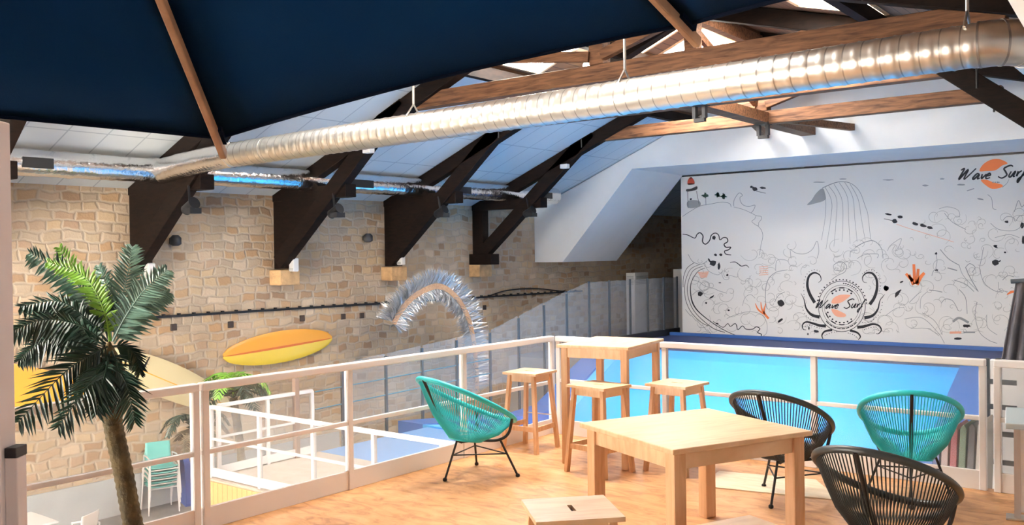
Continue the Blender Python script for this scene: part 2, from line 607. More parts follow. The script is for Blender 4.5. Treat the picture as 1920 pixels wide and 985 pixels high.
class Ink:
    def __init__(s): s.m = Mesh()

    def stroke(s, crop, pts, w, lift=SH, n=6):
        """brush line; pts in the coordinates of a detail view (ox, oy, scale); w = widths in photo pixels"""
        ox, oy, sc = crop
        P = [Vector((ox + a / sc, oy + b / sc)) for a, b in pts]
        P = spline(P, n) if len(P) > 2 else P
        m = len(P)
        ws = w if isinstance(w, (list, tuple)) else [w, w]
        L, R = [], []
        for i, p in enumerate(P):
            d = (P[min(i + 1, m - 1)] - P[max(i - 1, 0)])
            if d.length < 1e-6: d = Vector((1, 0))
            d.normalize()
            nrm = Vector((-d[1], d[0]))
            t = i / (m - 1) * (len(ws) - 1)
            j = min(int(t), len(ws) - 2)
            wd = ws[j] + (ws[j + 1] - ws[j]) * (t - j)
            L.append(mp(*(p + nrm * wd / 2), lift)); R.append(mp(*(p - nrm * wd / 2), lift))
        s.m.add(L + R, [(i, i + 1, m + i + 1, m + i) for i in range(m - 1)])
        return s

    def blob(s, crop, c, rx, ry=None, rot=0, lift=SH, n=14, jag=.18):
        ox, oy, sc = crop
        ry = ry or rx
        vs = []
        for k in range(n):
            a = 2 * math.pi * k / n
            j = 1 + random.uniform(-jag, jag)
            u, v = rx * math.cos(a) * j, ry * math.sin(a) * j
            vs.append(mp(ox + (c[0] + u * math.cos(rot) - v * math.sin(rot)) / sc, oy + (c[1] + u * math.sin(rot) + v * math.cos(rot)) / sc, lift))
        s.m.add(vs, [tuple(range(n))])
        return s

    def fill(s, crop, pts, lift=SH):
        ox, oy, sc = crop
        P = spline([(ox + a / sc, oy + b / sc) for a, b in pts], 4, True)
        vs = [mp(p[0], p[1], lift) for p in P]
        s.m.add(vs, [tuple(range(len(vs)))])
        return s

    def build(s, name, m): return s.m.build(name, m, BACK)


INK = mat('mural_ink', (.02, .02, .025), .8)
GREYI = mat('mural_grey', (.30, .31, .32), .8)
PALE = mat('mural_pale', (.45, .44, .42), .8)
ORANGE = mat('mural_orange', (.85, .22, .07), .8)
PEACH = mat('mural_peach', (.88, .42, .28), .8)
RED = mat('mural_red', (.45, .06, .03), .8)
GREENI = mat('mural_green', (.03, .08, .06), .8)
C1, C2, C3, C4, C5, C6 = (1280, 320, 6.155), (1280, 470, 5.795), (1470, 480, 5.968), (1480, 320, 5.968), (1680, 280, 5.183), (1660, 460, 5.05)

# dark lines of the left wave, the fishes and the details
k = Ink()
k.stroke(C1, [(0, 735), (60, 745), (140, 780), (165, 740), (200, 718), (235, 755), (230, 820), (265, 850), (310, 810), (330, 750), (375, 722), (415, 745), (430, 800), (470, 775), (510, 780), (520, 820), (480, 850), (500, 885), (555, 885), (530, 915), (485, 930), (500, 965), (560, 975)], [1.3, 2.2, 1.6, 2.2, 1.6])
k.stroke(C2, [(515, 130), (570, 125), (610, 150), (640, 170), (690, 160), (720, 185)], [1, 1.8, 1])
k.stroke(C2, [(245, 190), (170, 225), (110, 310), (85, 400), (95, 520), (130, 610), (200, 690), (330, 790), (480, 880), (640, 945)], [.8, 1.2, 2.6, 1.4, 1])
k.stroke(C2, [(220, 170), (120, 215), (70, 310), (50, 420), (70, 540), (120, 650), (210, 750), (340, 850), (460, 890)], [.8, 1.1, 1.2])
k.stroke(C2, [(190, 150), (90, 200), (40, 300), (20, 420), (40, 560), (100, 680), (200, 780), (280, 820)], [.7, 1, 1])
k.stroke(C2, [(130, 130), (50, 190), (10, 290), (6, 400)], .9)
k.stroke(C2, [(330, 770), (370, 795), (440, 835), (490, 795), (520, 825), (575, 795), (600, 860), (650, 820), (690, 855), (760, 855), (800, 830), (840, 850), (815, 890), (855, 910), (850, 940)], [1, 1.4, 1.8])
for c, a, b, r in (((190, 470), 28, 28, .5), ((330, 135), 36, 30, 0), ((292, 110), 10, 30, -.5), ((395, 170), 14, 38, 0), ((358, 48), 17, 12, .3), ((415, 45), 18, 14, 0), ((318, 505), 30, 9, -.6), ((485, 268), 12, 14, 0), ((405, 350), 14, 5, 0), ((500, 650), 14, 10, 0), ((255, 570), 12, 10, 0), ((375, 795), 16, 7, 0), ((1072, 570), 40, 34, .6), ((1060, 760), 34, 13, -.6)):
    k.blob(C2, c, a, b, r)
k.blob(C1, (362, 775), 18, 24)
k.blob(C1, (830, 212), 32, 22, .4).blob(C1, (928, 200), 36, 12, .1).blob(C1, (795, 190), 16, 14)
k.stroke(C1, [(850, 238), (960, 262)], .8)
k.stroke(C6, [(95, 495), (112, 460), (150, 420)], [1, 7, 1]).blob(C6, (155, 348), 18, 8, -.4).blob(C6, (1045, 165), 32, 28).blob(C6, (1085, 150), 12, 6, -.8).blob(C6, (1045, 15), 22, 9, .6).blob(C6, (1133, 68), 12, 8).blob(C6, (482, 78), 12).blob(C6, (485, 235), 14, 10)
k.blob(C6, (770, 765), 36, 15).blob(C6, (690, 885), 40, 13).blob(C6, (10, 410), 22, 24)
for c in ((185, 724), (262, 743), (330, 762)): k.blob(C5, c, 32, 15, .25)
k.blob(C4, (1110, 490), 38, 10, .2).blob(C4, (1240, 520), 30, 15).blob(C4, (1180, 568), 28, 26)
k.stroke(C4, [(1060, 540), (1160, 562)], 1)
k.blob(C5, (1225, 740), 18, 30).blob(C5, (1236, 880), 14, 40).blob(C5, (965, 940), 20, 10).blob(C5, (1075, 705), 20, 12)
k.build('ink_drawing', INK)

g = Ink()
g.stroke(C1, [(0, 530), (90, 470), (200, 410), (330, 385), (450, 365), (540, 380), (560, 420)], .9)
g.stroke(C1, [(590, 420), (700, 450), (790, 490), (850, 520), (905, 530), (910, 560), (880, 600), (870, 640), (800, 590), (830, 560), (850, 520)], .8)
g.stroke(C1, [(870, 640), (910, 690), (925, 760), (905, 860), (885, 980)], .9)
g.stroke(C1, [(590, 410), (595, 340), (650, 260), (690, 285), (660, 320), (690, 390), (760, 415), (835, 400), (815, 460), (790, 490)], 1)
g.stroke(C1, [(265, 300), (270, 400)], 1.2)
g.fill(C1, [(62, 350), (190, 350), (198, 415), (66, 430)])
g.stroke(C2, [(110, 320), (180, 340), (240, 385), (330, 410), (400, 440), (480, 465)], .8)
g.stroke(C2, [(480, 740), (600, 690), (740, 665), (860, 700), (915, 790), (910, 900), (850, 940)], .8)
g.stroke(C2, [(105, 485), (150, 445), (200, 430), (225, 470)], .8)
g.stroke(C2, [(920, 640), (900, 540), (905, 400), (940, 300), (1020, 235), (1140, 210)], [1, 1.4, 1])
g.stroke(C2, [(1000, 560), (1040, 490), (1110, 450)], 1.1).stroke(C2, [(1010, 220), (1025, 110), (1100, 100), (1150, 120)], .8)
g.stroke(C2, [(650, 600), (680, 510), (740, 480), (790, 520)], .7).stroke(C2, [(60, 40), (110, 120), (200, 150), (270, 110)], .9)
g.stroke(C2, [(240, 140), (280, 220), (380, 265), (430, 230)], .7).stroke(C2, [(420, 240), (450, 310), (500, 310), (510, 270), (590, 290), (600, 250)], .7)
for d in range(5): g.stroke(C2, [(30 + 60 * d, 640 + 55 * d), (90 + 60 * d, 715 + 55 * d)], .9)
g.stroke(C4, [(370, 195), (500, 140), (600, 125), (700, 150), (790, 240), (850, 400), (880, 500), (910, 770)], [1.6, 1, .7])
for pts in ([(370, 200), (405, 290), (405, 500), (360, 780)], [(400, 185), (470, 330), (470, 500), (410, 880)], [(440, 170), (530, 320), (520, 600), (500, 850)], [(500, 150), (590, 330), (600, 600), (590, 800)], [(560, 135), (650, 300), (665, 560), (680, 820)], [(620, 130), (710, 300), (735, 560), (760, 800)], [(680, 150), (770, 320), (810, 560), (850, 780)]):
    g.stroke(C4, pts, [.9, .8, .6])
g.fill(C4, [(370, 198), (300, 255), (250, 330), (200, 385), (290, 368), (400, 328), (398, 250)])
g.stroke(C4, [(10, 880), (80, 925), (180, 930), (260, 880), (310, 790), (330, 900), (310, 985)], .9).stroke(C4, [(10, 880), (20, 985)], .9)
g.stroke(C4, [(740, 860), (850, 800), (950, 790), (1030, 870), (1050, 985)], [1.6, .9]).stroke(C4, [(760, 985), (850, 940), (990, 935), (985, 980)], .9)
g.stroke(C4, [(680, 970), (690, 900), (760, 890)], .9).stroke(C4, [(1100, 900), (1130, 840), (1250, 760), (1230, 840), (1190, 900)], .8)
g.blob(C4, (330, 130), 70, 5).blob(C4, (1110, 105), 60, 6).blob(C4, (600, 95), 40, 6).blob(C5, (285, 352), 30, 8).blob(C5, (450, 288), 22, 8).blob(C5, (820, 484), 34, 8, .2).blob(C5, (630, 345), 40, 8)
g.stroke(C5, [(420, 580), (500, 560), (600, 590), (620, 650), (580, 660)], .8).stroke(C5, [(470, 620), (550, 710), (680, 780)], 1)
g.stroke(C5, [(920, 720), (1000, 780), (1150, 790), (1244, 730)], .9).stroke(C5, [(960, 860), (1100, 830), (1200, 860)], .8)
g.stroke(C5, [(1040, 690), (1080, 655), (1140, 665), (1160, 700), (1200, 650), (1244, 645)], 1).stroke(C5, [(1150, 610), (1190, 500), (1220, 560), (1244, 540)], 1.1)
g.stroke(C5, [(690, 405), (760, 382)], 1.6).stroke(C5, [(890, 440), (930, 480), (940, 570), (975, 585)], 1)
for pts, wd in (([(930, 20), (915, 110), (895, 230), (940, 360), (1030, 430), (1110, 445)], 1), ([(760, 210), (800, 175), (850, 210), (820, 260)], 1.2), ([(760, 210), (800, 300), (880, 440)], 1.6), ([(700, 190), (740, 290), (870, 430)], .9), ([(520, 40), (600, 130), (700, 190)], 1.4), ([(590, 215), (680, 240)], 2), ([(650, 330), (760, 370), (840, 440)], 1.2), ([(480, 80), (490, 150), (480, 230), (515, 260)], 1), ([(440, 290), (460, 240), (500, 230)], 1), ([(415, 425), (470, 430), (540, 445)], 1.4), ([(330, 600), (340, 500), (400, 440)], .8), ([(230, 540), (300, 470), (340, 440)], 1), ([(530, 550), (570, 510), (640, 530), (690, 620)], 1.1), ([(870, 540), (850, 660), (890, 820), (980, 900), (1060, 930)], 1), ([(960, 660), (970, 780), (1060, 850)], .9), ([(700, 420), (760, 500), (775, 650)], 1.2), ([(350, 640), (470, 720), (540, 850)], .9), ([(180, 700), (350, 690), (500, 830), (560, 930)], .9), ([(0, 670), (100, 600), (180, 590)], .8), ([(240, 790), (400, 790), (510, 860)], .8), ([(640, 725), (700, 690), (790, 735)], 4.5), ([(740, 825), (850, 825)], 3), ([(1070, 350), (1080, 420), (1160, 440)], .8), ([(1110, 330), (1160, 290), (1220, 300)], 1.2)):
    g.stroke(C6, pts, wd)
g.stroke(C3, [(530, 270), (600, 220), (680, 180), (700, 110), (640, 70), (560, 100), (570, 160), (640, 160)], [1.1, .8])
g.build('grey_drawing', GREYI)

p = Ink()       # the pale doodles that fill the lower half
rp = random.Random(3)
for i in range(330):
    x = rp.uniform(1295, 1915)
    y = rp.uniform(455, 640) if x < 1700 else rp.uniform(400, 640)
    if 1530 < x < 1625 and 520 < y: continue
    if 1300 < x < 1420 and y < 470: continue
    a0, r0, tw = rp.uniform(0, 6.28), rp.uniform(4, 22), rp.uniform(2.2, 6.5) * rp.choice((-1, 1))
    pts = [(x + r0 * (1 - .75 * t / 7) * math.cos(a0 + tw * t / 7), y + .9 * r0 * (1 - .75 * t / 7) * math.sin(a0 + tw * t / 7)) for t in range(8)]
    pts = [q for q in pts if 1282 < q[0] < 1990 and q[1] < 627]
    if len(pts) > 2: p.stroke((0, 0, 1), pts, [.5, .9, .5], SH * .5, 3)
p.build('pale_doodles', PALE)

o_ = Ink()
o_.stroke(C2, [(850, 560), (862, 640), (900, 700), (935, 740)], [1, 4, 4]).stroke(C2, [(790, 575), (820, 640), (880, 690)], [1, 3, 3]).stroke(C2, [(905, 570), (885, 650), (890, 700)], [1, 3, 3])
for pts in ([(280, 370), (270, 180)], [(300, 375), (330, 310), (370, 262)], [(268, 375), (225, 280)], [(300, 365), (312, 225)], [(262, 340), (195, 270)]):
    o_.stroke(C6, pts, [6.5, 7, 5])
o_.stroke(C6, [(1150, 470), (1190, 445), (1230, 440)], [1, 5, 4])
o_.build('orange_coral', ORANGE)
pe = Ink()
for q in range(6): pe.stroke(C2, [(165 + 6 * q, 240 + 11 * q), (285 - 4 * q, 232 + 11 * q)], 1.3)
for q in range(5): pe.stroke(C2, [(830, 180 + 22 * q), (930, 172 + 22 * q)], 1)
pe.stroke(C4, [(1200, 600), (1330, 645), (1560, 715), (1840, 800)], .9)
pe.stroke(C6, [(610, 828), (720, 826)], 4)
pe.build('peach_marks', PEACH)
rd = Ink()
rd.fill(C1, [(62, 160), (62, 110), (95, 75), (130, 110), (134, 155)])
rd.build('lighthouse_dome', RED)
lb = Ink()
lb.fill(C1, [(45, 215), (100, 208), (165, 182), (165, 218), (110, 235), (48, 242)]).blob(C1, (95, 330), 12).blob(C1, (95, 85), 14, 10)
lb.fill(C1, [(60, 150), (70, 165), (125, 160), (136, 150)])
lb.stroke(C1, [(58, 240), (64, 430)], .9).stroke(C1, [(160, 235), (195, 415)], .9)
lb.build('lighthouse_lines', INK)
gi = Ink()
for c in ((260, 290), (405, 280), (475, 295)): gi.blob(C1, c, 34, 20, 0, jag=.45).blob(C1, c, 16, 30, 0, jag=.4)
gi.build('little_palms', GREENI)

# octopus emblem around the round badge
em = Ink()
for pts, wd in (([(345, 525), (290, 430), (262, 330), (280, 230), (340, 190), (400, 215), (415, 270), (385, 300)], [6, 5.5, 4.5, 3.8, 2.4, 1.2, .6]),
                ([(960, 545), (1010, 470), (1040, 370), (1035, 260), (985, 195), (920, 195), (880, 240), (890, 290), (930, 300)], [6, 5.5, 4.5, 3.8, 2.4, 1.2, .6]),
                ([(400, 685), (310, 660), (250, 590), (225, 490), (190, 420)], [6.5, 5, 3, 1.5, .5]),
                ([(900, 695), (990, 670), (1050, 600), (1075, 500), (1130, 430)], [6.5, 5, 3, 1.5, .5]),
                ([(470, 785), (400, 780), (320, 755), (250, 740), (210, 770), (215, 820), (250, 830)], [6, 4.5, 3, 2, .8]),
                ([(820, 800), (900, 790), (990, 765), (1060, 780), (1090, 830), (1060, 870), (1030, 870)], [6, 4.5, 3, 2, .8]),
                ([(540, 830), (460, 845), (425, 890), (440, 935)], [4.5, 3.4, 2.4, 1]), ([(740, 835), (820, 860), (855, 905), (830, 940)], [4.5, 3.4, 2.4, 1])):
    em.stroke(C3, pts, wd, SH * 1.4)
cxy, R0 = (648, 565), 262


def circ(r, a0=0, a1=360, n=40): return [(cxy[0] + r * math.cos(math.radians(a0 + (a1 - a0) * i / n)), cxy[1] + 1.08 * r * math.sin(math.radians(a0 + (a1 - a0) * i / n))) for i in range(n + 1)]


em.stroke(C3, circ(R0), 1.1, SH * 1.4, 2).stroke(C3, circ(R0 - 42, 0, 360), .7, SH * 1.4, 2).stroke(C3, circ(196, 0, 360), .6, SH * 1.4, 2)
for a in range(185, 358, 8): em.blob(C3, circ(R0 + 16, a, a + 1, 1)[0], 9, 8, lift=SH * 1.4, n=6)
for a in range(0, 360, 30):
    if 150 < a < 215 or a in (0, 330, 30): continue
    em.stroke(C3, circ(190, a - 9, a + 9, 4), 1.6, SH * 1.4, 3)
    em.blob(C3, circ(170, a + 8, a + 9, 1)[0], 10, 9, lift=SH * 1.4).blob(C3, circ(170, a - 8, a - 7, 1)[0], 10, 9, lift=SH * 1.4)
for a in range(50, 135, 12): em.stroke(C3, circ(232, a - 5, a + 5, 3), 1.8, SH * 1.4, 3)
for a in range(275, 320, 6): em.blob(C3, circ(238, a, a + 1, 1)[0], 9, 7, lift=SH * 1.4)
for pts in ([(225, 460), (222, 370), (228, 270), (270, 190), (340, 155), (410, 175)], [(205, 580), (240, 660), (300, 710), (370, 725)], [(880, 200), (940, 160), (1010, 165), (1065, 240), (1080, 340), (1065, 400)], [(1100, 520), (1085, 620), (1030, 690), (960, 740), (880, 745)], [(240, 790), (300, 775), (370, 800), (430, 815)], [(900, 825), (960, 805), (1030, 800), (1065, 835)], [(460, 890), (520, 865), (590, 850)], [(720, 865), (780, 885), (820, 920)]):
    for q in spline(pts, 5)[::2]: em.blob(C3, q, 5, 5, lift=SH, n=7)
em.blob(C3, (360, 845), 28, 15, .2).blob(C3, (268, 875), 9, 12).blob(C3, (280, 810), 9, 20).blob(C3, (1140, 362), 24, 28)
em.build('octopus_emblem', INK)
sn = Ink()
sn.fill(C3, [(533, 528), (545, 485), (590, 450), (650, 435), (742, 440), (705, 480), (640, 522), (580, 535)], SH)
sn.fill(C3, [(530, 598), (555, 650), (600, 682), (680, 684), (690, 655), (630, 622), (575, 600)], SH)
sn.build('badge_sun', PEACH)
s2 = Ink()
s2.fill(C5, [(812, 212), (845, 150), (915, 105), (1000, 95), (1085, 135), (1030, 160), (965, 205), (880, 212)], SH)
s2.fill(C5, [(825, 300), (870, 348), (935, 385), (1022, 372), (1032, 345), (945, 322), (880, 297)], SH)
s2.build('logo_sun', ORANGE)
ar = Ink()
ar.stroke(C5, [(1032, 370), (1075, 335), (1100, 290)], [1.2, .6])
for q in (945, 965, 985, 1000): ar.blob(C5, (q, 322), 7, 8, lift=SH * 2)
ar.build('logo_arc', GREYI)

# "Wave Surf" brush lettering: strokes in a box 0..10 wide, height 0..1 upwards
LET = [[(0, .86), (.35, 1), (.12, .0), (.85, .92), (.75, .0), (1.75, 1.0)],
       [(2.45, .42), (2.1, .5), (1.78, .12), (1.95, 0), (2.4, .42), (2.35, .02), (2.62, .1)],
       [(2.75, .45), (2.85, .04), (3.25, .45)],
       [(3.35, .25), (3.75, .32), (3.6, .5), (3.32, .3), (3.4, .02), (3.85, .1)],
       [(6.15, 1.08), (5.75, 1.18), (5.15, .92), (5.5, .58), (5.75, .28), (5.3, .02), (4.75, .18)],
       [(6.15, .62), (6.05, .2), (6.3, .12), (6.65, .62), (6.6, .15), (6.8, .16)],
       [(6.98, .62), (6.98, .16), (7.08, .45), (7.4, .66)],
       [(8.3, .95), (7.95, 1.05), (7.65, .2), (7.4, -.42), (7.3, -.1), (7.9, .3)]]


def lettering(name, crop, o0, ux, uy, wd, lift):
    t = Ink()
    for st in LET:
        t.stroke(crop, [(o0[0] + a * ux[0] + b * uy[0], o0[1] + a * ux[1] + b * uy[1]) for a, b in st], [wd * .75, wd, wd * 1.1, wd * .9, wd * .7], lift, 6)
    return t.build(name, INK)


lettering('wave_surf_lettering', C3, (350, 585), (66, 1), (30, -92), 2.1, SH * 2.4)
lettering('wave_surf_lettering', C5, (600, 296), (81, -2.5), (38, -105), 3.2, SH * 2.4)

# ------------------------------------------------------------------ wave pool
wp = thing('wave_pool', 'big bright blue sloping wave pool in front of the mural wall', 'wave pool', (-8, 14, LOW))
XP0, XP1 = -11.6, -4.05
ramp = [(19.0, -.42), (18.6, -.55), (18, -.86), (16.5, -1.62), (15.6, -2.02), (15.0, -2.12), (14.4, -2.0), (13.4, -1.55), (12.6, -1.30), (12.2, -1.24)]


def sweep(mb, prof, x0, x1, zb):
    poly = [(y, z) for y, z in prof] + [(prof[-1][0], zb), (prof[0][0], zb)]
    return mb.prism(poly, x0, x1, 'X')


def part(mb, name, m, parent, bevel=0):
    o = mb.build(name, m, None, bevel)
    o.parent = parent
    o.matrix_parent_inverse = Matrix.Translation(-Vector(parent.location)) if not parent.rotation_euler.z else (Matrix.Translation(parent.location) @ Matrix.Rotation(parent.rotation_euler.z, 4, 'Z')).inverted()
    return o


part(sweep(Mesh(), ramp, XP0 + .28, XP1, LOW + .01), 'ride_surface', CYAN, wp)
part(sweep(Mesh(), [(y, z + .012) for y, z in ramp], XP0, XP0 + .28, LOW + .01), 'edge_stripe', CYANL, wp)
pad = [(19.0, -.40), (18, -.80), (16.5, -1.50), (15.6, -1.55), (12.2, -1.22)]
part(sweep(Mesh(), pad, XP0 - .63, XP0, LOW + .01), 'side_pad', BLUEPAD, wp)
part(sweep(Mesh(), [(y, z + .05) for y, z in pad], XP1, XP1 + .8, LOW + .01), 'side_pad', BLUEPAD, wp)
part(Mesh().box((-12.22, 19.0, LOW + .01), (-3.25, 22.84, -.44)), 'top_deck', NAVYPAD, wp, .02)
part(Mesh().box((-12.22, 22.72, -.44), (-3.25, 22.83, -.36)), 'kerb', BLUEPAD, wp)
part(Mesh().box((-11.5, 9.7, LOW + .01), (-3.25, 12.2, DECK)), 'pool_bed', BEDBLUE, wp, .02)
dk = tag(Mesh().box((-11.5, 7.6, LOW), (-5.7, 9.69, DECK)).build('pool_walkway', mat('pale_deck', (.50, .43, .36), .6, var=.1)), 'pale walkway deck at pool edge, seen through terrace railing', 'deck')
cl = tag(Mesh().box((-11.54, 7.56, LOW), (-5.7, 7.59, DECK - .02)).box((-11.54, 7.59, LOW), (-11.51, 9.6, DECK - .02)).build('wood_cladding', CLAD), 'orange pine boarding on the side of the pool walkway', 'cladding')
rdk = tag(Mesh().box((-3.2, 7.95, LOW), (1.39, 12.15, DECK)).build('board_deck', mat('grey_deck', (.2, .2, .22), .7)), 'grey deck right of the pool under the surf boards', 'deck')

# glass balustrade along the left side of the pool
gb = thing('glass_balustrade', 'tall grey glass balustrade with dark posts climbing beside the blue pool', 'balustrade', (-12.05, 16, LOW))
XG = -12.3
posts = [at(px_, 600, X=XG)[1] for px_ in (640, 722, 790, 855, 918, 972, 1020, 1063, 1105, 1143, 1182, 1215, 1245, 1270)]


def gtop(y):
    if y < 15.0: return -.05 + .30 * max(0, (y - 10.5) / 4.5)
    if y > 18.6: return 1.14
    return .25 + (1.14 - .25) * (y - 15.0) / 3.6


def gbot(y): return LOW if y < 14.5 else max(LOW, gtop(y) - 1.6)


YH, ZH = -12.05, -1.2
for y in posts:
    part(Mesh().box((XG - .02, y - .025, LOW), (XG + .02, y + .025, gtop(y) + (.02 if y > 18 else -.05))), 'post', mat('dark_steel', (.06, .075, .09), .4), gb)
for a, b in zip(posts, posts[1:]):
    pn = Mesh()
    vs = [(XG + d, y, z) for d in (-.006, .006) for y, z in ((a + .03, -1.2 if a < 15 else -.9), (b - .03, -1.2 if b < 15 else -.9), (b - .03, gtop(b)), (a + .03, gtop(a)))]
    pn.add(vs, [(3, 2, 1, 0), (4, 5, 6, 7), (0, 1, 5, 4), (1, 2, 6, 5), (2, 3, 7, 6), (3, 0, 4, 7)])
    part(pn, 'glass_pane', GLASSG, gb)
for zc in (-.45, -.75):
    part(Mesh().tube([(XG, 10.3, zc), (XG, posts[4], zc + .1)], .012, 6), 'cable', mat('blue_cable', (.06, .22, .32), .5), gb)
part(Mesh().box((XG - .05, 19, -.75), (XG + .04, 23.4, -.28)), 'base_beam', BLACK, gb)

# ------------------------------------------------------------------ roof trusses
T_LAB = ['dark timber roof truss at far left edge, mostly behind the blue parasol',
         'dark timber roof truss whose boarded wall bracket stands behind the near palm crown',
         'dark timber roof truss with boarded wall bracket, next one right of the palm',
         'dark timber roof truss with boarded wall bracket above the silver tinsel arch',
         'dark timber roof truss with open wall bracket next to the white gable']
TY = [5.44, 8.44, 11.44, 14.44, 17.45]
for i, Y in enumerate(TY):
    t = thing('roof_truss', T_LAB[i], 'roof truss', (XR, Y, 4.4), 0, 'timber roof trusses')
    a, b = Y - .02, Y + .20
    part(Mesh().box((XW, a, 1.62), (XW + .34, b, Z0 - .02)), 'wall_post', DARKWOOD, t, .012)
    part(Mesh().box((XW, a - .02, 2.93), (-12.68, b + .02, 3.17)), 'hammer_beam', DARKWOOD, t, .012)
    part(Mesh().beam((-14.62, Y, 1.74), (-11.25, Y, 4.56), .2, .30, (0, 0, 1)), 'arch_brace', DARKWOOD, t, .012)
    part(Mesh().beam((-14.0, Y, zl(-14.0) - .16), (XR, Y, ZRIDGE - .16), .2, .28), 'rafter', DARKWOOD if i < 9 else MIDWOOD, t, .012)
    part(Mesh().box((-11.55, a, 4.34), (-1.95 if i == 2 else -3.05, b, 4.60)), 'collar_beam', MIDWOOD, t, .012)
    part(Mesh().box((XR - .12, a, 4.60), (XR + .12, b, ZRIDGE - .1)), 'king_post', MIDWOOD, t, .012)
    for s in (-1, 1):
        part(Mesh().beam((XR + s * .1, Y, 4.72), (XR + s * 2.1, Y, ZRIDGE - .3 - (SL if s < 0 else SLR) * 2.1), .13, .15), 'strut', MIDWOOD, t, .01)
    part(Mesh().beam((XR, Y, ZRIDGE - .16), (1.3, Y, zr(1.3) - .16), .2, .28), 'rafter', DARKWOOD, t, .012)
    if i > 2:
        part(Mesh().beam((-3.35, Y, 4.56), (.0, Y, 1.9), .2, .30), 'arch_brace', DARKWOOD, t, .012)
        part(Mesh().box((-1.3, a - .02, 2.73), (1.38, b + .02, 2.97)), 'hammer_beam', DARKWOOD, t, .012)
    if i < 4:
        part(Mesh().prism([(XW + .3, 2.0), (XW + .3, 2.95), (-12.95, 2.95), (-14.3, 2.0)], Y - .05, Y + .06), 'boarding', DARKWOOD, t)
    else:
        part(Mesh().box((XW, Y - .16, 1.60), (-14.1, Y + .16, 1.86)), 'foot_block', DARKWOOD, t, .012)

for nm, x, zf, lab in (('purlin', -9.95, zl, 'dark purlin below the skylights left of the ridge'), ('purlin', -8.66, zl, 'dark purlin just left of the ridge beam'), ('purlin', -4.0, zr, 'dark purlin below the skylights right of the ridge')):
    tag(Mesh().box((x - .07, -3, zf(x) - .26), (x + .07, 20, zf(x) - .05)).build(nm, DARKWOOD), lab, 'roof beam')
tag(Mesh().box((XR - .08, -3, ZRIDGE - .34), (XR + .08, 20, ZRIDGE - .1)).build('ridge_beam', MIDWOOD), 'long timber ridge beam at the top of the roof', 'roof beam')
tag(Mesh().box((XR - .16, 14.55, 4.36), (XR + .16, 20.0, 4.56)).build('tie_beam', MIDWOOD), 'timber beam running from the last trusses into the white gable', 'roof beam')
for yy, s, lab in ((14.55, 1, 'diagonal timber brace between king posts, rising away from the viewer'), (14.55, -1, 'diagonal timber brace between king posts, rising towards the viewer')):
    p0, p1 = (XR, 14.6, 4.75 if s > 0 else 5.75), (XR, 17.3, 5.75 if s > 0 else 4.75)
    tag(Mesh().beam((p0[0] + s * .05, p0[1], p0[2]), (p1[0] + s * .05, p1[1], p1[2]), .09, .14).build('wind_brace', MIDWOOD), lab, 'brace')
for s, lab in ((-1, 'short timber brace spreading left under the beam to the gable'), (1, 'short timber brace spreading right under the beam to the gable')):
    tag(Mesh().beam((XR + s * .26, 17.6, 4.45), (XR + s * .95, 20.0, 4.45), .12, .14).build('knee_brace', MIDWOOD), lab, 'brace')

# stone corbels, white boxes and floodlights on the trusses
for i, Y, lab in ((1, 11.52, 'orange stone corbel under the timber bracket next right of the palm'), (2, 14.52, 'orange stone corbel under the bracket above the tinsel arch'), (3, 17.5, 'stone corbel under the open timber bracket by the gable')):
    tag(Mesh().box((XW, Y - .22, 1.30), (XW + .34, Y + .26, 1.60)).build('stone_corbel', mat('corbel_stone', (.60, .38, .19), .9, var=.2, scale=8, bump=.4), None, .02), lab, 'corbel', 'stone corbels')
for px_, py_, lab in ((281, 508, 'white box on the timber bracket foot behind the palm'), (551, 497, 'white box on the bracket foot next right of the palm'), (752, 486, 'white box on the bracket foot above the tinsel arch')):
    c = at(px_, py_, X=XW + .42)
    t = thing('wall_box', lab, 'box', c, 0, 'white boxes at the bracket feet')
    part(Mesh().box((c[0] - .07, c[1] - .07, c[2] - .13), (c[0] + .07, c[1] + .07, c[2] + .13)), 'case', WHITEPL, t, .02)
    part(Mesh().box((c[0] - .06, c[1] - .072, c[2] - .11), (c[0] + .06, c[1] - .068, c[2] - .06)), 'front_panel', GREYDADO, t)
for (px_, py_), Y, lab in (((356, 388), 8.3, 'black stage spotlight below the truss bracket behind the palm'), ((628, 397), 11.3, 'black stage spotlight below the bracket next right of the palm'), ((826, 398), 14.3, 'black stage spotlight below the bracket above the tinsel arch'), ((992, 398), 17.3, 'black stage spotlight below the open bracket by the gable')):
    c = at(px_, py_, Y=Y)
    t = thing('spotlight', lab, 'spotlight', c, 0, 'black spotlights under the trusses')
    Mt = Matrix.Rotation(math.radians(65), 3, 'Y')
    part(Mesh().lathe([(.07, -.14), (.085, -.12), (.085, .08), (.10, .14)], c, 16, M=Mt), 'lamp_body', BLACKPL, t)
    part(Mesh().beam(c + Vector((0, 0, 0)), (c[0] - .1, Y + .05, c[2] + .34), .03, .03), 'bracket', BLACKPL, t)
    part(Mesh().box((c[0] - .02, c[1] - .1, c[2] - .11), (c[0] + .16, c[1] + .1, c[2] - .02)), 'barn_door', BLACKPL, t)
for (px_, py_), Y, lab in (((692, 282), 11.25, 'small white lamp fixed on the truss brace next right of the palm'), ((1060, 312), 17.25, 'small white lamp fixed on the truss brace by the gable'), ((1846, 119), 14.25, 'small white lamp at right end of collar beam below duct elbow')):
    c = at(px_, py_, Y=Y)
    t = thing('flood_lamp', lab, 'lamp', c, 0, 'white flood lamps on the trusses')
    part(Mesh().box((c[0] - .11, c[1] - .06, c[2] - .05), (c[0] + .08, c[1] + .06, c[2] + .05)), 'case', WHITEPL, t, .012)
    part(Mesh().box((c[0] - .02, c[1] + .06, c[2] - .02), (c[0] + .02, c[1] + .12, c[2] + .02)), 'mount', BLACKPL, t)
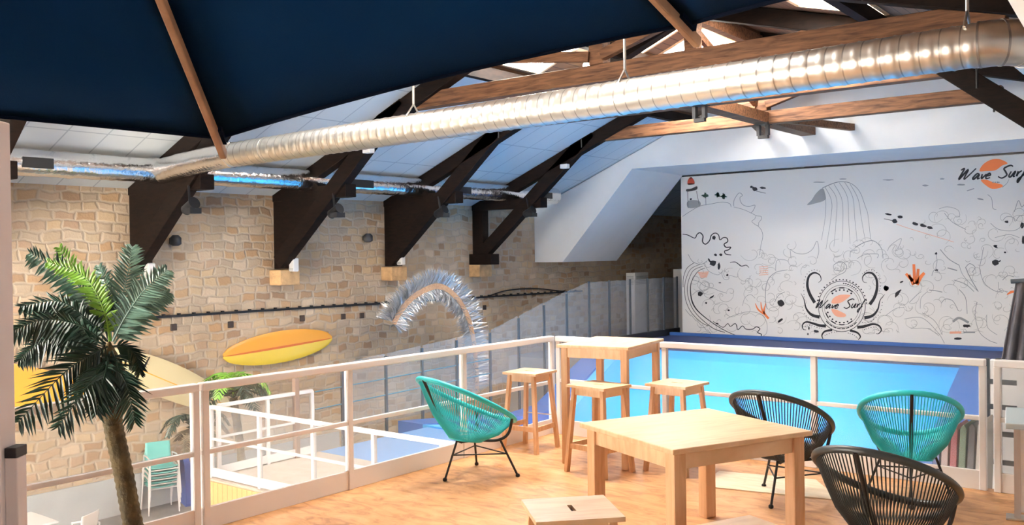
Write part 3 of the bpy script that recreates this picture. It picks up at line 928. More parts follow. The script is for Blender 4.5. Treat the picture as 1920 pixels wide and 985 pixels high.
for (px_, py_), Y, lab in (((1312, 200), 14.44, 'black hanging bracket under the upper collar beam'), ((1431, 236), 17.45, 'black hanging bracket under the lower collar beam')):
    c = at(px_, py_, Y=Y)
    t = thing('beam_bracket', lab, 'bracket', (c[0], Y, 4.38), 0, 'black brackets under the collar beams')
    part(Mesh().box((c[0] - .13, Y - .12, 4.33), (c[0] + .13, Y + .12, 4.38)), 'plate', BLACKPL, t)
    for s in (-1, 1): part(Mesh().box((c[0] + s * .09 - .03, Y - .05, 4.12), (c[0] + s * .09 + .03, Y + .05, 4.33)), 'jaw', BLACKPL, t)
    part(Mesh().box((c[0] - .10, Y - .04, 4.06), (c[0] + .10, Y + .04, 4.12)), 'pin', BLACKPL, t)
for px_, Y, ln, lab in ((940, 14.44, .22, 'thin dark rod hanging at left end of the upper collar beam'), (1094, 17.45, .16, 'thin dark rod hanging at left end of the lower collar beam'), (1835, 14.44, .28, 'thin dark rod hanging at right end of the upper collar beam'), (1866, 17.45, .24, 'thin dark rod hanging at right end of the lower collar beam')):
    c = at(px_, 200, Y=Y)
    tag(Mesh().tube([(c[0], Y - .1, 4.4), (c[0], Y - .1, 4.38 - ln)], .018, 8).build('hanging_rod', BLACKPL), lab, 'rod', 'rods under the collar beams')
# glowing round lamp by the skylights
c = Vector((-9.0, 14.05, zl(-9.0) - .12))
c = at(1104, 121, X=-9.0)
t = thing('round_lamp', 'small glowing round lamp on the dark roof between the skylights', 'lamp', c)
part(Mesh().lathe([(.02, .06), (.09, .03), (.11, -.02), (.08, -.07), (.02, -.09)], c, 18), 'globe', LAMPGLOW, t)
part(Mesh().tube([c + Vector((0, 0, .05)), Vector((c[0], c[1], zl(c[0]) - .01))], .015, 8), 'stem', BLACKPL, t)

# ------------------------------------------------------------------ ducts
YD = 7.95
A0, A1 = at(432, 291, Y=YD), at(1838, 84, Y=YD)
ld = thing('spiral_duct', 'large round galvanised ventilation duct crossing the hall below the trusses', 'duct', A0)
L_ = (A1 - A0)
n = int(L_.length / .024)
pts, rs = [], []
for i in range(n + 1):
    pts.append(A0 + L_ * (i / n))
    rs.append(.171 + (.006 if i % 6 == 0 else 0))
part(Mesh().tube(pts, rs, 32), 'straight_duct', GALVX, ld)
dirx = L_.normalized()
el = []
RB = .28
for i in range(13):
    a = math.radians(90 * i / 12)
    el.append(A1 + dirx * (RB * math.sin(a)) + Vector((0, 1, 0)) * (RB * (1 - math.cos(a))))
part(Mesh().tube(el, .177, 32), 'elbow', GALV, ld)
for i in (0, 4, 8, 12):
    d = (el[min(i + 1, 12)] - el[max(i - 1, 0)]).normalized() * .008
    part(Mesh().tube([el[i] - d, el[i] + d], .182, 32), 'seam_band', GALVSEAM, ld)
e1 = el[-1]
n = 240
part(Mesh().tube([e1 + Vector((0, 11.5 * i / n, 0)) for i in range(n + 1)], [.171 + (.006 if i % 3 == 0 else 0) for i in range(n + 1)], 32), 'far_duct', GALVY, ld)
for px_ in (500, 1163):
    c = at(px_, 290 - (px_ - 432) * .147, Y=YD)
    q = A0 + dirx * (c - A0).dot(dirx)
    part(Mesh().tube([q - dirx * .02, q + dirx * .02], .179, 32), 'coupling_band', GALV, ld)
for px_, top in ((775, 5.0), (1172, 6.0), (1815, 4.8)):
    c = at(px_, 170, Y=YD)
    q = A0 + dirx * ((c[0] - A0[0]) / dirx[0])
    zt = zl(q[0]) if q[0] < XR else zr(q[0])
    rod = part(Mesh().tube([(q[0], YD, q[2] + .28), (q[0], YD, zt)], .014, 8), 'hanger_rod', GALV, ld)
    part(Mesh().tube([(q[0], YD - .125, q[2] + .13), (q[0], YD, q[2] + .28), (q[0], YD + .125, q[2] + .13)], .012, 8), 'hanger_strap', GALV, ld)

fd = thing('foil_duct', 'silver foil wrapped duct running along the top of the stone wall', 'duct', (-13.6, 4, 3.26))
rnd = random.Random(5)
XF = -13.6
a, b = at(-60, 300, X=XF), at(1040, 363, X=XF)
zf0, zf1 = at(20, 303, X=XF)[2], min(3.31, at(1000, 361, X=XF)[2])
seg = 150
pts, rs = [], []
for i in range(seg + 1):
    f = i / seg
    y = a[1] + (b[1] - a[1]) * f
    pts.append((XF, y, zf0 + (zf1 - zf0) * f))
    rs.append(.195 + rnd.uniform(-.006, .006) + (.012 if i % 15 == 0 else 0))
part(Mesh().tube(pts, rs, 20), 'duct_body', FOIL, fd)
for x0, x1 in ((40, 98), (655, 697), (858, 880), (1012, 1032)):
    p0, p1 = at(x0, 320, X=XF + .15), at(x1, 330, X=XF + .15)
    y0, y1 = p0[1], p1[1]
    gz = zf0 + (zf1 - zf0) * (y0 - a[1]) / (b[1] - a[1])
    gr = Mesh().box((XF + .13, y0, gz - .09), (XF + .206, y1, gz + .06))
    part(gr, 'air_grille', BLACKPL, fd)
# wrapped branch between the two ducts
br = thing('branch_duct', 'foil wrapped branch joining the big round duct to the wall duct', 'duct', A0)
p0 = at(300, 322, X=XF); p0 = Vector((XF + .02, p0[1], p0[2]))
mid = p0.lerp(A0, .55) + Vector((0, 0, .02))
part(Mesh().tube(spline([p0, mid, A0 + dirx * .03], 10), [.20 - .0015 * _ + rnd.uniform(-.006, .006) for _ in range(21)], 22), 'wrap', FOIL, br)
part(Mesh().tube([A0 - dirx * .03, A0 + dirx * .05], .184, 32), 'collar', FOIL, br)

vp = [at(1850, -178, D=5.6), at(1938, -25, D=5.6), at(1968, 27, D=5.6), at(2020, 117, D=5.6)]
vp[0] = vp[1] + (vp[0] - vp[1]) * ((zr(vp[0][0]) - .05 - vp[1][2]) / (vp[0][2] - vp[1][2]))
vp += [vp[3] + Vector((.25, .02, -.22)), vp[3] + Vector((.7, .03, -.3)), Vector((1.39, vp[3][1] + .03, vp[3][2] - .3))]
tag(Mesh().tube(spline(vp, 8), .15, 28).build('vent_pipe', WHITEPL), 'pale round pipe in the top right corner above the duct elbow', 'pipe')

# ------------------------------------------------------------------ parasol
hub = at(-392, -1759, D=.86)
PA, PB = at(411, 258, D=2.4), at(1289, 45, D=2.1)
# neighbouring corners so that the hems run as seen
P0 = Vector((-2.50, .27, 2.13)); P3 = Vector((.18, 1.54, 2.5))


def on_line(target, q, P):
    """lift P so that the edge q-P passes through the seen point"""
    lo, hi = -1.0, 1.5
    d = ray(*target)
    nrm = None
    best, bz = 1e9, 0
    for i in range(400):
        z = lo + (hi - lo) * i / 400
        e = (P + Vector((0, 0, z))) - q
        cross = d.cross(e)
        dist = abs((q - CAM).dot(cross.normalized())) if cross.length > 1e-6 else 9
        if dist < best: best, bz = dist, z
    return P + Vector((0, 0, bz))


P0 = on_line((0, 222), PA, P0)
P3 = on_line((1500, 2), PB, P3)
cx = Vector((hub[0], hub[1], 0))
rest = [Vector((.70, .42, 2.56)), Vector((.28, -.74, 2.5)), Vector((-.82, -1.27, 2.35)), Vector((-1.97, -.85, 2.2))]
RIM = [P0, PA, PB, P3] + rest
ps = thing('parasol', 'huge dark navy parasol with wooden ribs overhanging the terrace at the top', 'parasol', (hub[0], hub[1], 0))
cv = Mesh()
hem = Mesh()
NR, NE = 8, 10
for i in range(8):
    a, b = RIM[i], RIM[(i + 1) % 8]
    m_ = (a + b) / 2
    grid = []
    for r in range(NR + 1):
        f = r / NR
        row = []
        for e in range(NE + 1):
            g = e / NE
            q = a.lerp(b, g)
            q = q.lerp(hub, .016 * 4 * g * (1 - g) * (1 if i != 0 else .3))
            pt = hub.lerp(q, f) - Vector((0, 0, .035 * 4 * g * (1 - g) * f * (1 - f)))
            row.append(pt)
        grid.append(row)
    vs = [v for row in grid for v in row]
    w_ = NE + 1
    cv.add(vs, [(r * w_ + e, r * w_ + e + 1, (r + 1) * w_ + e + 1, (r + 1) * w_ + e) for r in range(NR) for e in range(NE)], True)
    hem.tube(grid[-1], .006, 6)
cvo = part(cv, 'canopy', NAVY, ps)
sm = cvo.modifiers.new('thick', 'SOLIDIFY'); sm.thickness = .004; sm.offset = 1
part(hem, 'hem', NAVYHEM, ps)
for i, r in enumerate(RIM):
    d = (r - hub)
    dn = Vector((0, 0, -.018))
    ext = .05 if i in (1, 2) else .03
    part(Mesh().beam(hub + d * .03 + dn, hub + d * (1 + ext / d.length) + dn, .017, .026), 'rib', UMBWOOD, ps, .003)
    part(Mesh().beam(r - d.normalized() * .05 + dn * .2, r + d.normalized() * .012 + dn * .2, .035, .02), 'rib_pocket', NAVYHEM, ps)
part(Mesh().tube([(hub[0], hub[1], 0), (hub[0], hub[1], hub[2] + .06)], .024, 16), 'pole', UMBWOOD, ps)
part(Mesh().lathe([(.26, 0), (.26, .05), (.06, .08), (.035, .3), (.03, .32)], (hub[0], hub[1], 0), 24), 'base', BLACK, ps)
part(Mesh().lathe([(.05, -.06), (.06, -.02), (.05, .03)], hub, 16), 'hub', UMBWOOD, ps)

# ------------------------------------------------------------------ terrace railing
XL, YF, HR = -5.53, 7.75, 1.0
ZM = at(660, 792, X=XL)[2]
ZMF = at(1480, 752, Y=YF)[2]


def rail_section(name, label, p, q, posts, mid, skip_first=False):
    t = thing(name, label, 'railing', (p[0], p[1], 0))
    p, q = Vector((p[0], p[1], 0)), Vector((q[0], q[1], 0))
    up = Vector((0, 0, 1))
    part(Mesh().beam(p + up * (HR - .025), q + up * (HR - .025), .075, .055), 'top_rail', WHITEMETAL, t, .008)
    part(Mesh().beam(p + up * mid, q + up * mid, .04, .035), 'mid_rail', WHITEMETAL, t, .005)
    part(Mesh().beam(p + up * .075, q + up * .075, .025, .15), 'toe_board', WHITEMETAL, t, .004)
    d = (q - p).normalized()
    nrm = Vector((d[1], -d[0], 0))
    for c in posts:
        c = Vector((c[0], c[1], 0))
        part(Mesh().beam(c + up * .0, c + up * (HR - .05), .05, .05, nrm), 'post', WHITEMETAL, t, .006)
    cs = [Vector((c[0], c[1], 0)) for c in posts]
    for a, b in zip(cs, cs[1:]):
        o = nrm * -.03
        for z0, z1 in ((.15, mid - .02), (mid + .02, HR - .055)):
            part(Mesh().beam(a + d * .03 + up * (z0 + z1) / 2 + o * 0, b - d * .03 + up * (z0 + z1) / 2 + o * 0, .006, z1 - z0), 'glass_pane', GLASS, t)
    return t


yp = [at(px_, 830, X=XL)[1] for px_ in (384, 655, 870, 1036)]
rail_section('terrace_railing', 'long white railing with clear panes on the left terrace edge up to the corner', (XL, yp[0] - .03), (XL, YF), [(XL, yp[0]), (XL, yp[1]), (XL, yp[2]), (XL, yp[3])], ZM)
y0 = at(366, 830, X=XL)[1]
rail_section('terrace_railing', 'white railing section behind the near palm, ending at the doubled post', (XL, 1.0), (XL, y0 + .02), [(XL, 1.2), (XL, 2.0), (XL, y0)], ZM)
xp = [at(px_, 760, Y=YF)[0] for px_ in (1248, 1527, 1843)]
rail_section('terrace_railing', 'white railing on the far terrace edge in front of the blue pool', (XL + .065, YF), (xp[2] + .02, YF), [(XL + .09, YF), (xp[0], YF), (xp[1], YF), (xp[2], YF)], ZMF)
rail_section('terrace_railing', 'short white railing at far right in front of the board rack', (xp[2] + .08, YF), (-.6, YF), [(xp[2] + .1, YF), (-.65, YF)], ZMF)

# ------------------------------------------------------------------ furniture
def table(name, label, W, D, H, loc, rz, th=.03, leg=.07, apron=.09, inset=.04, lip=0, group=None, knob=False):
    t = thing(name, label, 'table', loc, rz, group)
    Mesh().box((-W / 2, -D / 2, H - th), (W / 2, D / 2, H)).build('tabletop', PINE, t, .006)
    x, y = W / 2 - inset - leg / 2, D / 2 - inset - leg / 2
    for sx in (-1, 1):
        for sy in (-1, 1):
            Mesh().box((sx * x - leg / 2, sy * y - leg / 2, 0), (sx * x + leg / 2, sy * y + leg / 2, H - th)).build('leg', PINELEG, t, .005)
    for s in (-1, 1):
        Mesh().box((-x + leg / 2, s * (y + leg * .18) - .011, H - th - apron), (x - leg / 2, s * (y + leg * .18) + .011, H - th)).build('apron', PINE, t, .002)
        Mesh().box((s * (x + leg * .18) - .011, -y + leg / 2, H - th - apron), (s * (x + leg * .18) + .011, y - leg / 2, H - th)).build('apron', PINE, t, .002)
    return t


big = [at(1093, 793, Z=.74), at(1258, 847, Z=.74), at(1515, 807, Z=.74), at(1330, 764, Z=.74)]
cen = sum(big, Vector()) / 4
e1 = (big[1] - big[0]); e2 = (big[2] - big[1])
ang = math.atan2(e1[1], e1[0])
ang = (ang + math.atan2(e2[1], e2[0]) - math.pi / 2) / 2
table('dining_table', 'large square pine table in the middle of the terrace', .99, 1.07, .74, (cen[0], cen[1], 0), ang, .032, .085, .10, .035)
bar = [at(1053, 646, Z=1.05), at(1190, 652, Z=1.05), at(1245, 633, Z=1.05), at(1110, 631, Z=1.05)]
cb = sum(bar, Vector()) / 4
table('bar_table', 'tall pine bar table in the terrace corner', .68, .88, 1.05, (cb[0], cb[1] - .03, 0), math.radians(9), .028, .06, .085, .03)
c2 = at(1406, 965, Z=.74)
a2 = ang
u2 = Vector((math.cos(a2), math.sin(a2), 0)); v2 = Vector((-u2[1], u2[0], 0))
far = c2 - v2 * .5 + u2 * .5
table('dining_table', 'pine table cut by the bottom edge, only its far corner in view', 1.0, 1.0, .74, (far[0], far[1], 0), a2, .032, .08, .10, .035)


def stool(label, W, D, H, loc, rz, group='pine stools'):
    t = thing('wooden_stool', label, 'stool', loc, rz, group)
    th = .022
    sw, sd = .055, .012
    s = Mesh()
    s.box((-W / 2, -D / 2, H - th), (W / 2, -sd, H)).box((-W / 2, sd, H - th), (W / 2, D / 2, H))
    s.box((-W / 2, -sd, H - th), (-sw, sd, H)).box((sw, -sd, H - th), (W / 2, sd, H))
    s.build('seat', PINE, t)
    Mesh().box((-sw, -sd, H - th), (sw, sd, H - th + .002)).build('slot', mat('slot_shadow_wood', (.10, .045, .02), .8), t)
    tx, ty = W / 2 - .055, D / 2 - .05
    bx, by = W / 2 + .0, D / 2 + .0
    for sx in (-1, 1):
        for sy in (-1, 1):
            Mesh().beam((sx * bx, sy * by, 0), (sx * tx, sy * ty, H - th), .034, .042, (0, 1, 0)).build('leg', PINELEG, t, .003)
    for sy in (-1, 1):
        Mesh().box((-tx, sy * ty - .01, H - th - .065), (tx, sy * ty + .01, H - th)).build('apron', PINE, t)
    for sx in (-1, 1):
        Mesh().box((sx * tx - .01, -ty, H - th - .065), (sx * tx + .01, ty, H - th)).build('apron', PINE, t)
    f = .30
    lx, ly = bx + (tx - bx) * f, by + (ty - by) * f
    z = H * f
    for sx in (-1, 1):
        Mesh().box((sx * lx - .009, -ly, z - .022), (sx * lx + .009, ly, z + .022)).build('stretcher', PINELEG, t)
    Mesh().box((-lx, -ly - .009, z - .022), (lx, -ly + .009, z + .022)).build('stretcher', PINELEG, t)
    f = .42
    lx, ly = bx + (tx - bx) * f, by + (ty - by) * f
    Mesh().tube([(-lx, ly, H * f), (lx, ly, H * f)], .006, 8).build('foot_rod', WHITEMETAL, t)
    return t


def quad_c(pts, z):
    q = [at(*p_, Z=z) for p_ in pts]
    return sum(q, Vector()) / 4


sA = quad_c([(948, 698), (1006, 703), (1036, 692), (983, 691)], .74)
sB = quad_c([(1072, 719), (1143, 730), (1181, 718), (1122, 713)], .74)
sC = quad_c([(1219, 720), (1297, 728), (1319, 715), (1245, 709)], .74)
sN = quad_c([(979, 937), (1006, 980), (1172, 969), (1130, 929)], .63)
stool('pine stool standing left of the bar table by the railing', .37, .38, .74, (sA[0], sA[1], 0), math.radians(4))
stool('pine stool in front of the bar table, behind the large table', .42, .36, .74, (sB[0] - .005, sB[1] - .05, 0), math.radians(-8))
stool('pine stool right of the bar table, half hidden by the large table', .39, .40, .74, (sC[0], sC[1], 0), math.radians(-3))
stool('pine stool with slotted seat nearest the viewer at the bottom edge', .40, .42, .63, (sN[0], sN[1], 0), math.radians(-43))


def string_chair(label, col, loc, rz, half_w=.341, group=None):
    """low round chair of cords strung from an egg shaped ring; local +y is where the sitter looks"""
    t = thing('string_chair', label, 'chair', loc, rz, group)
    cr_ = TEALC if col == 'teal' else BLACKC
    cen = Vector((0, -.10, .635))
    ax_ = Vector((0, .43, -.219))            # long half axis of the ring, falling to the front
    bx_ = Vector((half_w, 0, 0))
    nrm = bx_.cross(ax_).normalized()
    if nrm[2] < 0: nrm = -nrm

    def rim(a):
        egg = 1 + .10 * math.sin(a)
        return cen + ax_ * -math.sin(a) + bx_ * (math.cos(a) * egg)
    Mesh().tube([rim(2 * math.pi * i / 64) for i in range(64)], .021, 10, closed=True).build('rim', cr_, t)
    low = Vector((0, -.13, .315))

    def inner(a): return low + Vector((.15 * math.cos(a), -.13 * math.sin(a), .02 * math.sin(a)))
    cords = Mesh()
    N = 108
    for i in range(N):
        a = 2 * math.pi * i / N
        p_, q_ = rim(a), inner(a)
        m_ = p_.lerp(q_, .55) + (q_ - cen).normalized() * .035
        cords.tube([p_, p_.lerp(q_, .28) + (q_ - cen).normalized() * .022, m_, q_], .0040, 5, caps=False)
    for i in range(24):
        a = 2 * math.pi * i / 24
        cords.tube([inner(a), low + Vector((0, 0, -.012))], .0040, 5, caps=False)
    cords.build('cord_seat', cr_, t)
    Mesh().tube([inner(2 * math.pi * i / 32) for i in range(32)], .008, 8, closed=True).build('inner_ring', cr_, t)
    out = .018
    back = [rim(math.pi / 2) + Vector((0, -.012, -.005)), Vector((0, -.40, .58)), Vector((0, -.24, .345)), Vector((0, -.17, .295))]
    Mesh().tube(spline(back, 8), .0125, 10).build('back_spine', BLACK, t)
    hoop = [rim(math.radians(-38)) + Vector((0, 0, -.01)), Vector((.22, .15, .36)), Vector((.17, .08, .305)), Vector((0, .03, .288)), Vector((-.17, .08, .305)), Vector((-.22, .15, .36)), rim(math.radians(218)) + Vector((0, 0, -.01))]
    Mesh().tube(spline(hoop, 8), .0125, 10).build('front_hoop', BLACK, t)
    feet = [(Vector((0, -.345, 0)), Vector((0, -.215, .325))), (Vector((.285, .19, 0)), Vector((.18, .09, .31))), (Vector((-.285, .19, 0)), Vector((-.18, .09, .31)))]
    for f, tp in feet:
        lg = Mesh().tube([f + Vector((0, 0, .012)), tp], .0095, 10).build('leg', BLACK, t)
        Mesh().lathe([(.012, 0), (.018, .006), (.018, .02), (.011, .028)], f, 12).build('foot', BLACKPL, lg)
    mids = [f.lerp(tp, .62) for f, tp in feet]
    Mesh().tube([mids[1], mids[2]], .006, 8).build('stretcher', BLACK, t)
    Mesh().tube([mids[0], mids[1]], .006, 8).build('stretcher', BLACK, t)
    Mesh().tube([mids[0], mids[2]], .006, 8).build('stretcher', BLACK, t)
    Mesh().tube([Vector((0, -.17, .297)), Vector((0, .03, .288))], .010, 8).build('seat_bar', BLACK, t)
    return t


for lab, col, x, y, h in (('teal string chair on the left side of the terrace by the railing', 'teal', -5.0, 5.93, 1.34),
                          ('teal string chair facing away at the far right railing', 'teal', -1.90, 7.22, 1.868),
                          ('black string chair behind the right corner of the large table', 'black', -2.61, 6.69, 1.558),
                          ('black string chair nearest the viewer at lower right', 'black', -1.43, 5.17, 1.50)):
    string_chair(lab, col, (x, y, 0), h - math.pi / 2)

# pale board on the floor
bq = [at(1310, 908, Z=.02), at(1348, 881, Z=.02), at(1530, 897, Z=.02), at(1575, 935, Z=.02)]
vs = [(q[0], q[1], z) for z in (0.001, .010) for q in bq]
tag(Mesh().add(vs, [(3, 2, 1, 0), (4, 5, 6, 7), (0, 1, 5, 4), (1, 2, 6, 5), (2, 3, 7, 6), (3, 0, 4, 7)]).build('plywood_sheet', wood('pale_ply', (.66, .50, .32), (.76, .62, .44), .45, (3, 12, 3)), None, .003), 'pale plywood sheet lying on the terrace floor behind the large table', 'board')

# side table cut by the right edge
fp = at(1902, 973, Z=0)
vd = Vector((fp[0], fp[1], 0)).normalized(); rt = Vector((vd[1], -vd[0], 0))
t = thing('side_table', 'grey topped side table with slab leg cut by the right edge', 'table', (fp[0], fp[1], 0), math.atan2(rt[1], rt[0]))
Mesh().box((-.05, -.3, .66), (.6, .4, .70)).build('tabletop', mat('grey_top', (.42, .50, .53), .4), t, .006)
Mesh().box((.0, -.02, .012), (.04, .03, .66)).build('leg', mat('grey_leg', (.48, .42, .38), .5), t)
Mesh().box((.04, -.01, .05), (.5, .01, .66)).build('white_panel', WHITEPL, t)
Mesh().box((-.05, -.06, 0), (.55, .08, .014)).build('foot_plate', GALV, t, .003)

# white post and panel at the left edge
b0 = at(7, 800, D=2.5)
vd = Vector((fwd[0], fwd[1], 0)).normalized(); rt = Vector((vd[1], -vd[0], 0))
t = thing('entrance_post', 'white post with low panel and black cap at far left edge', 'post', (b0[0], b0[1], 0), math.atan2(rt[1], rt[0]))
Mesh().box((-.28, -.02, 0), (0, .06, 2.23)).build('tall_panel', mat('pinkish_white', (.74, .64, .60), .5), t, .004)
Mesh().box((.0, .0, 0), (.034, .05, 1.315)).build('low_panel', mat('pinkish_white', (.74, .64, .60), .5), t, .003)
Mesh().box((.002, -.004, 1.315), (.034, .054, 1.343)).build('black_cap', BLACKPL, t, .002)

# ------------------------------------------------------------------ palms
GREEN = mat('palm_green', (.010, .036, .022), .35, var=.3, scale=5)
LIGHTG = mat('palm_bright', (.16, .34, .035), .4, var=.3, scale=5)
SILVERG = mat('palm_silver', (.12, .22, .175), .3, var=.3, scale=6)
BROWNG = mat('palm_dry', (.11, .085, .05), .6, var=.3, scale=6)
TRUNK = mat('palm_trunk', (.085, .06, .022), .85, var=.45, scale=14, bump=1.0, bscale=30)
FIBRE = mat('palm_fibre', (.06, .032, .016), .9, var=.4, scale=20)


def frond(path, ln, m, parent, rng, droop=.25, pairs=24, wd=.011, name='frond', side=None, face=None):
    """a rib with two rows of folded leaflets"""
    P = spline(path, 10)
    rib = Mesh()
    mN = len(P)
    rib.tube(P, [.007 * (1 - .8 * i / (mN - 1)) for i in range(mN)], 6)
    for j in range(pairs):
        f = .14 + .86 * j / (pairs - 1)
        i = min(int(f * (mN - 1)), mN - 2)
        p_ = P[i].lerp(P[i + 1], f * (mN - 1) - i)
        d = (P[i + 1] - P[i]).normalized()
        sd = side.copy() if side is not None else d.cross(Vector((0, 0, 1)))
        if face is not None: sd = d.cross(face + Vector((rng.uniform(-.25, .25), rng.uniform(-.25, .25), rng.uniform(.0, .5))))
        sd = sd - d * sd.dot(d)
        if sd.length < .05: sd = d.cross(Vector((fwd[0], fwd[1], 0)))
        sd.normalize()
        L_ = ln * (math.sin(math.pi * (.22 + .70 * f)) ** .8) * rng.uniform(.85, 1.1)
        for s in (-1, 1):
            dr = (sd * s + d * rng.uniform(.55, .9)).normalized()
            tip = p_ + dr * L_ + Vector((0, 0, -droop * L_ * rng.uniform(.6, 1.3)))
            md = p_.lerp(tip, .45) + Vector((0, 0, .10 * droop * L_))
            w_ = d * wd
            up_ = dr.cross(d).normalized() * wd * .5
            rib.add([p_ - w_ * .5, p_ + w_ * .5, md - w_, md + w_, tip, md + up_, p_ + up_ * .4], [(0, 6, 5, 2), (6, 1, 3, 5), (2, 5, 4), (5, 3, 4)])
    return rib.build(name, m, parent)


rng = random.Random(11)
DP = 5.25
base = at(276, 1088, Z=0)
t = thing('potted_palm', 'artificial palm with thin curved trunk standing close to the viewer at left', 'palm', (0, 0, 0))
tr = spline([at(276, 1088, D=DP), at(250, 985, D=DP), at(232, 890, D=DP), at(213, 800, D=DP), at(203, 720, D=DP), at(205, 640, D=DP)], 14)
tr = [p_ for p_ in tr if p_[2] > 0] if tr[0][2] < 0 else tr
tr = [Vector((tr[0][0], tr[0][1], .02))] + tr[1:]
nT = len(tr)
tk = Mesh()
rs = []
for i in range(nT):
    f = i / (nT - 1)
    r_ = .052 - .002 * f if f < .62 else .052 + .02 * math.sin((f - .62) / .38 * math.pi)
    rs.append((r_ + (.005 if i % 2 else 0)) * min(1, (nT - i - .5) / 8))
tk.tube(tr, rs, 14)
tk.build('trunk', TRUNK, t)
Mesh().tube(tr[int(nT * .66):], [(r_ + .006 + .006 * (i % 3)) * min(1, (nT - int(nT * .66) - i - .6) / 9) for i, r_ in enumerate(rs[int(nT * .66):])], 12).build('fibre_sheath', FIBRE, t)
pb = tr[0]
Mesh().lathe([(.13, 0), (.15, .02), (.17, .17), (.175, .19), (.15, .19), (.145, .15), (.02, .145)], (pb[0], pb[1], 0), 24).build('pot', BLACKPL, t)


def D_(x, y, dz=0): return at(x, y, D=DP + dz)


vr = Vector((right[0], right[1], right[2])); vdn = Vector((down[0], down[1], down[2]))
FR = [([(208, 640, 0), (196, 590, .03), (165, 545, .06), (112, 466, .08)], .17, 'L', .2, 26),
      ([(205, 640, 0), (196, 585, -.04), (160, 520, -.08), (92, 492, -.10)], .14, 'L', .25, 24),
      ([(203, 635, 0), (180, 580, .0), (130, 520, .02), (58, 476, .05)], .18, 'D', .3, 24),
      ([(200, 640, 0), (165, 600, -.05), (110, 565, -.1), (40, 575, -.1)], .13, 'D', .5, 24),
      ([(198, 645, 0), (150, 610, -.1), (80, 600, -.15), (16, 625, -.2)], .14, 'D', .55, 26),
      ([(200, 650, 0), (150, 630, -.06), (80, 640, -.1), (36, 676, -.1)], .13, 'D', .6, 24),
      ([(212, 640, 0), (222, 590, .02), (236, 530, .04), (248, 465, .06)], .19, 'S', .15, 26),
      ([(212, 640, 0), (235, 595, -.04), (270, 545, -.06), (312, 508, -.06)], .17, 'S', .2, 26),
      ([(214, 645, 0), (240, 610, .02), (275, 575, .04), (316, 550, .06)], .15, 'S', .3, 24),
      ([(204, 650, 0), (180, 660, -.1), (120, 700, -.18), (36, 790, -.2)], .22, 'D', .45, 26),
      ([(206, 660, 0), (190, 690, -.15), (160, 730, -.25), (110, 800, -.28)], .17, 'D', .5, 22),
      ([(208, 655, 0), (222, 690, -.14), (240, 730, -.18), (252, 790, -.2)], .16, 'D', .5, 24),
      ([(206, 655, 0), (200, 690, -.16), (190, 730, -.22), (182, 775, -.22)], .15, 'D', .4, 22),
      ([(212, 650, 0), (235, 650, .05), (255, 668, .08), (262, 700, .1)], .10, 'D', .5, 16),
      ([(202, 640, 0), (172, 615, .1), (120, 605, .18), (60, 640, .22)], .13, 'D', .5, 22),
      ([(208, 640, 0), (206, 590, .1), (200, 540, .15), (186, 500, .18)], .13, 'S', .2, 20)]
MM = {'L': LIGHTG, 'D': GREEN, 'S': SILVERG}
for pts, ln, kd, dr, pr in FR:
    frond([D_(*q) for q in pts], ln * (.95 if kd == 'D' else .8), MM[kd], t, rng, dr * .8, pr + 6, 0.0135 if kd == 'D' else .0115, face=Vector((fwd[0], fwd[1], 0)))


def small_palm(label, base, h, _, n, ln, seed, trunk_r=.06, mats=(GREEN, LIGHTG)):
    r_ = random.Random(seed)
    t = thing('potted_palm', label, 'palm', base)
    top = Vector((r_.uniform(-.1, .1), r_.uniform(-.1, .1), h))
    Mesh().tube(spline([(0, 0, .03), (.03, 0, h * .5), top], 10), [trunk_r + (.008 if i % 2 else 0) for i in range(21)], 12).build('trunk', TRUNK, t)
    Mesh().lathe([(.16, 0), (.2, .02), (.24, .34), (.2, .34), (.19, .3), (.02, .29)], (0, 0, 0), 20).build('pot', mat('blue_pot', (.05, .07, .14), .5), t)
    for i in range(n):
        a = 2 * math.pi * i / n * 1.618 * 1.0 + r_.uniform(-.2, .2)
        el = r_.uniform(-.35, 1.0)
        d = Vector((math.cos(a), math.sin(a), 0))
        p1 = top + d * ln * .35 * math.cos(el) + Vector((0, 0, ln * (.25 + .4 * el)))
        p2 = top + d * ln * .75 + Vector((0, 0, ln * (.15 + .45 * el)))
        p3 = top + d * ln * 1.05 + Vector((0, 0, ln * (-.15 + .35 * el)))
        frond([top, p1, p2, p3], ln * .36, mats[1] if el > .55 else mats[0], t, r_, .35, 16, .022)
    return t


pz = at(455, 905, Z=LOW)
q = at(452, 900, X=-12.2)
small_palm('green palm on the lower floor behind the railing, below the yellow surfboard', (q[0], q[1], LOW), at(455, 745, X=-12.2)[2] - LOW, None, 17, .56, 4)
q = at(372, 930, X=-12.3)
small_palm('dry brownish palm on the lower floor behind the doubled railing post', (q[0], q[1], LOW), at(374, 815, X=-12.3)[2] - LOW, None, 13, .5, 9, .07, (BROWNG, GREEN))

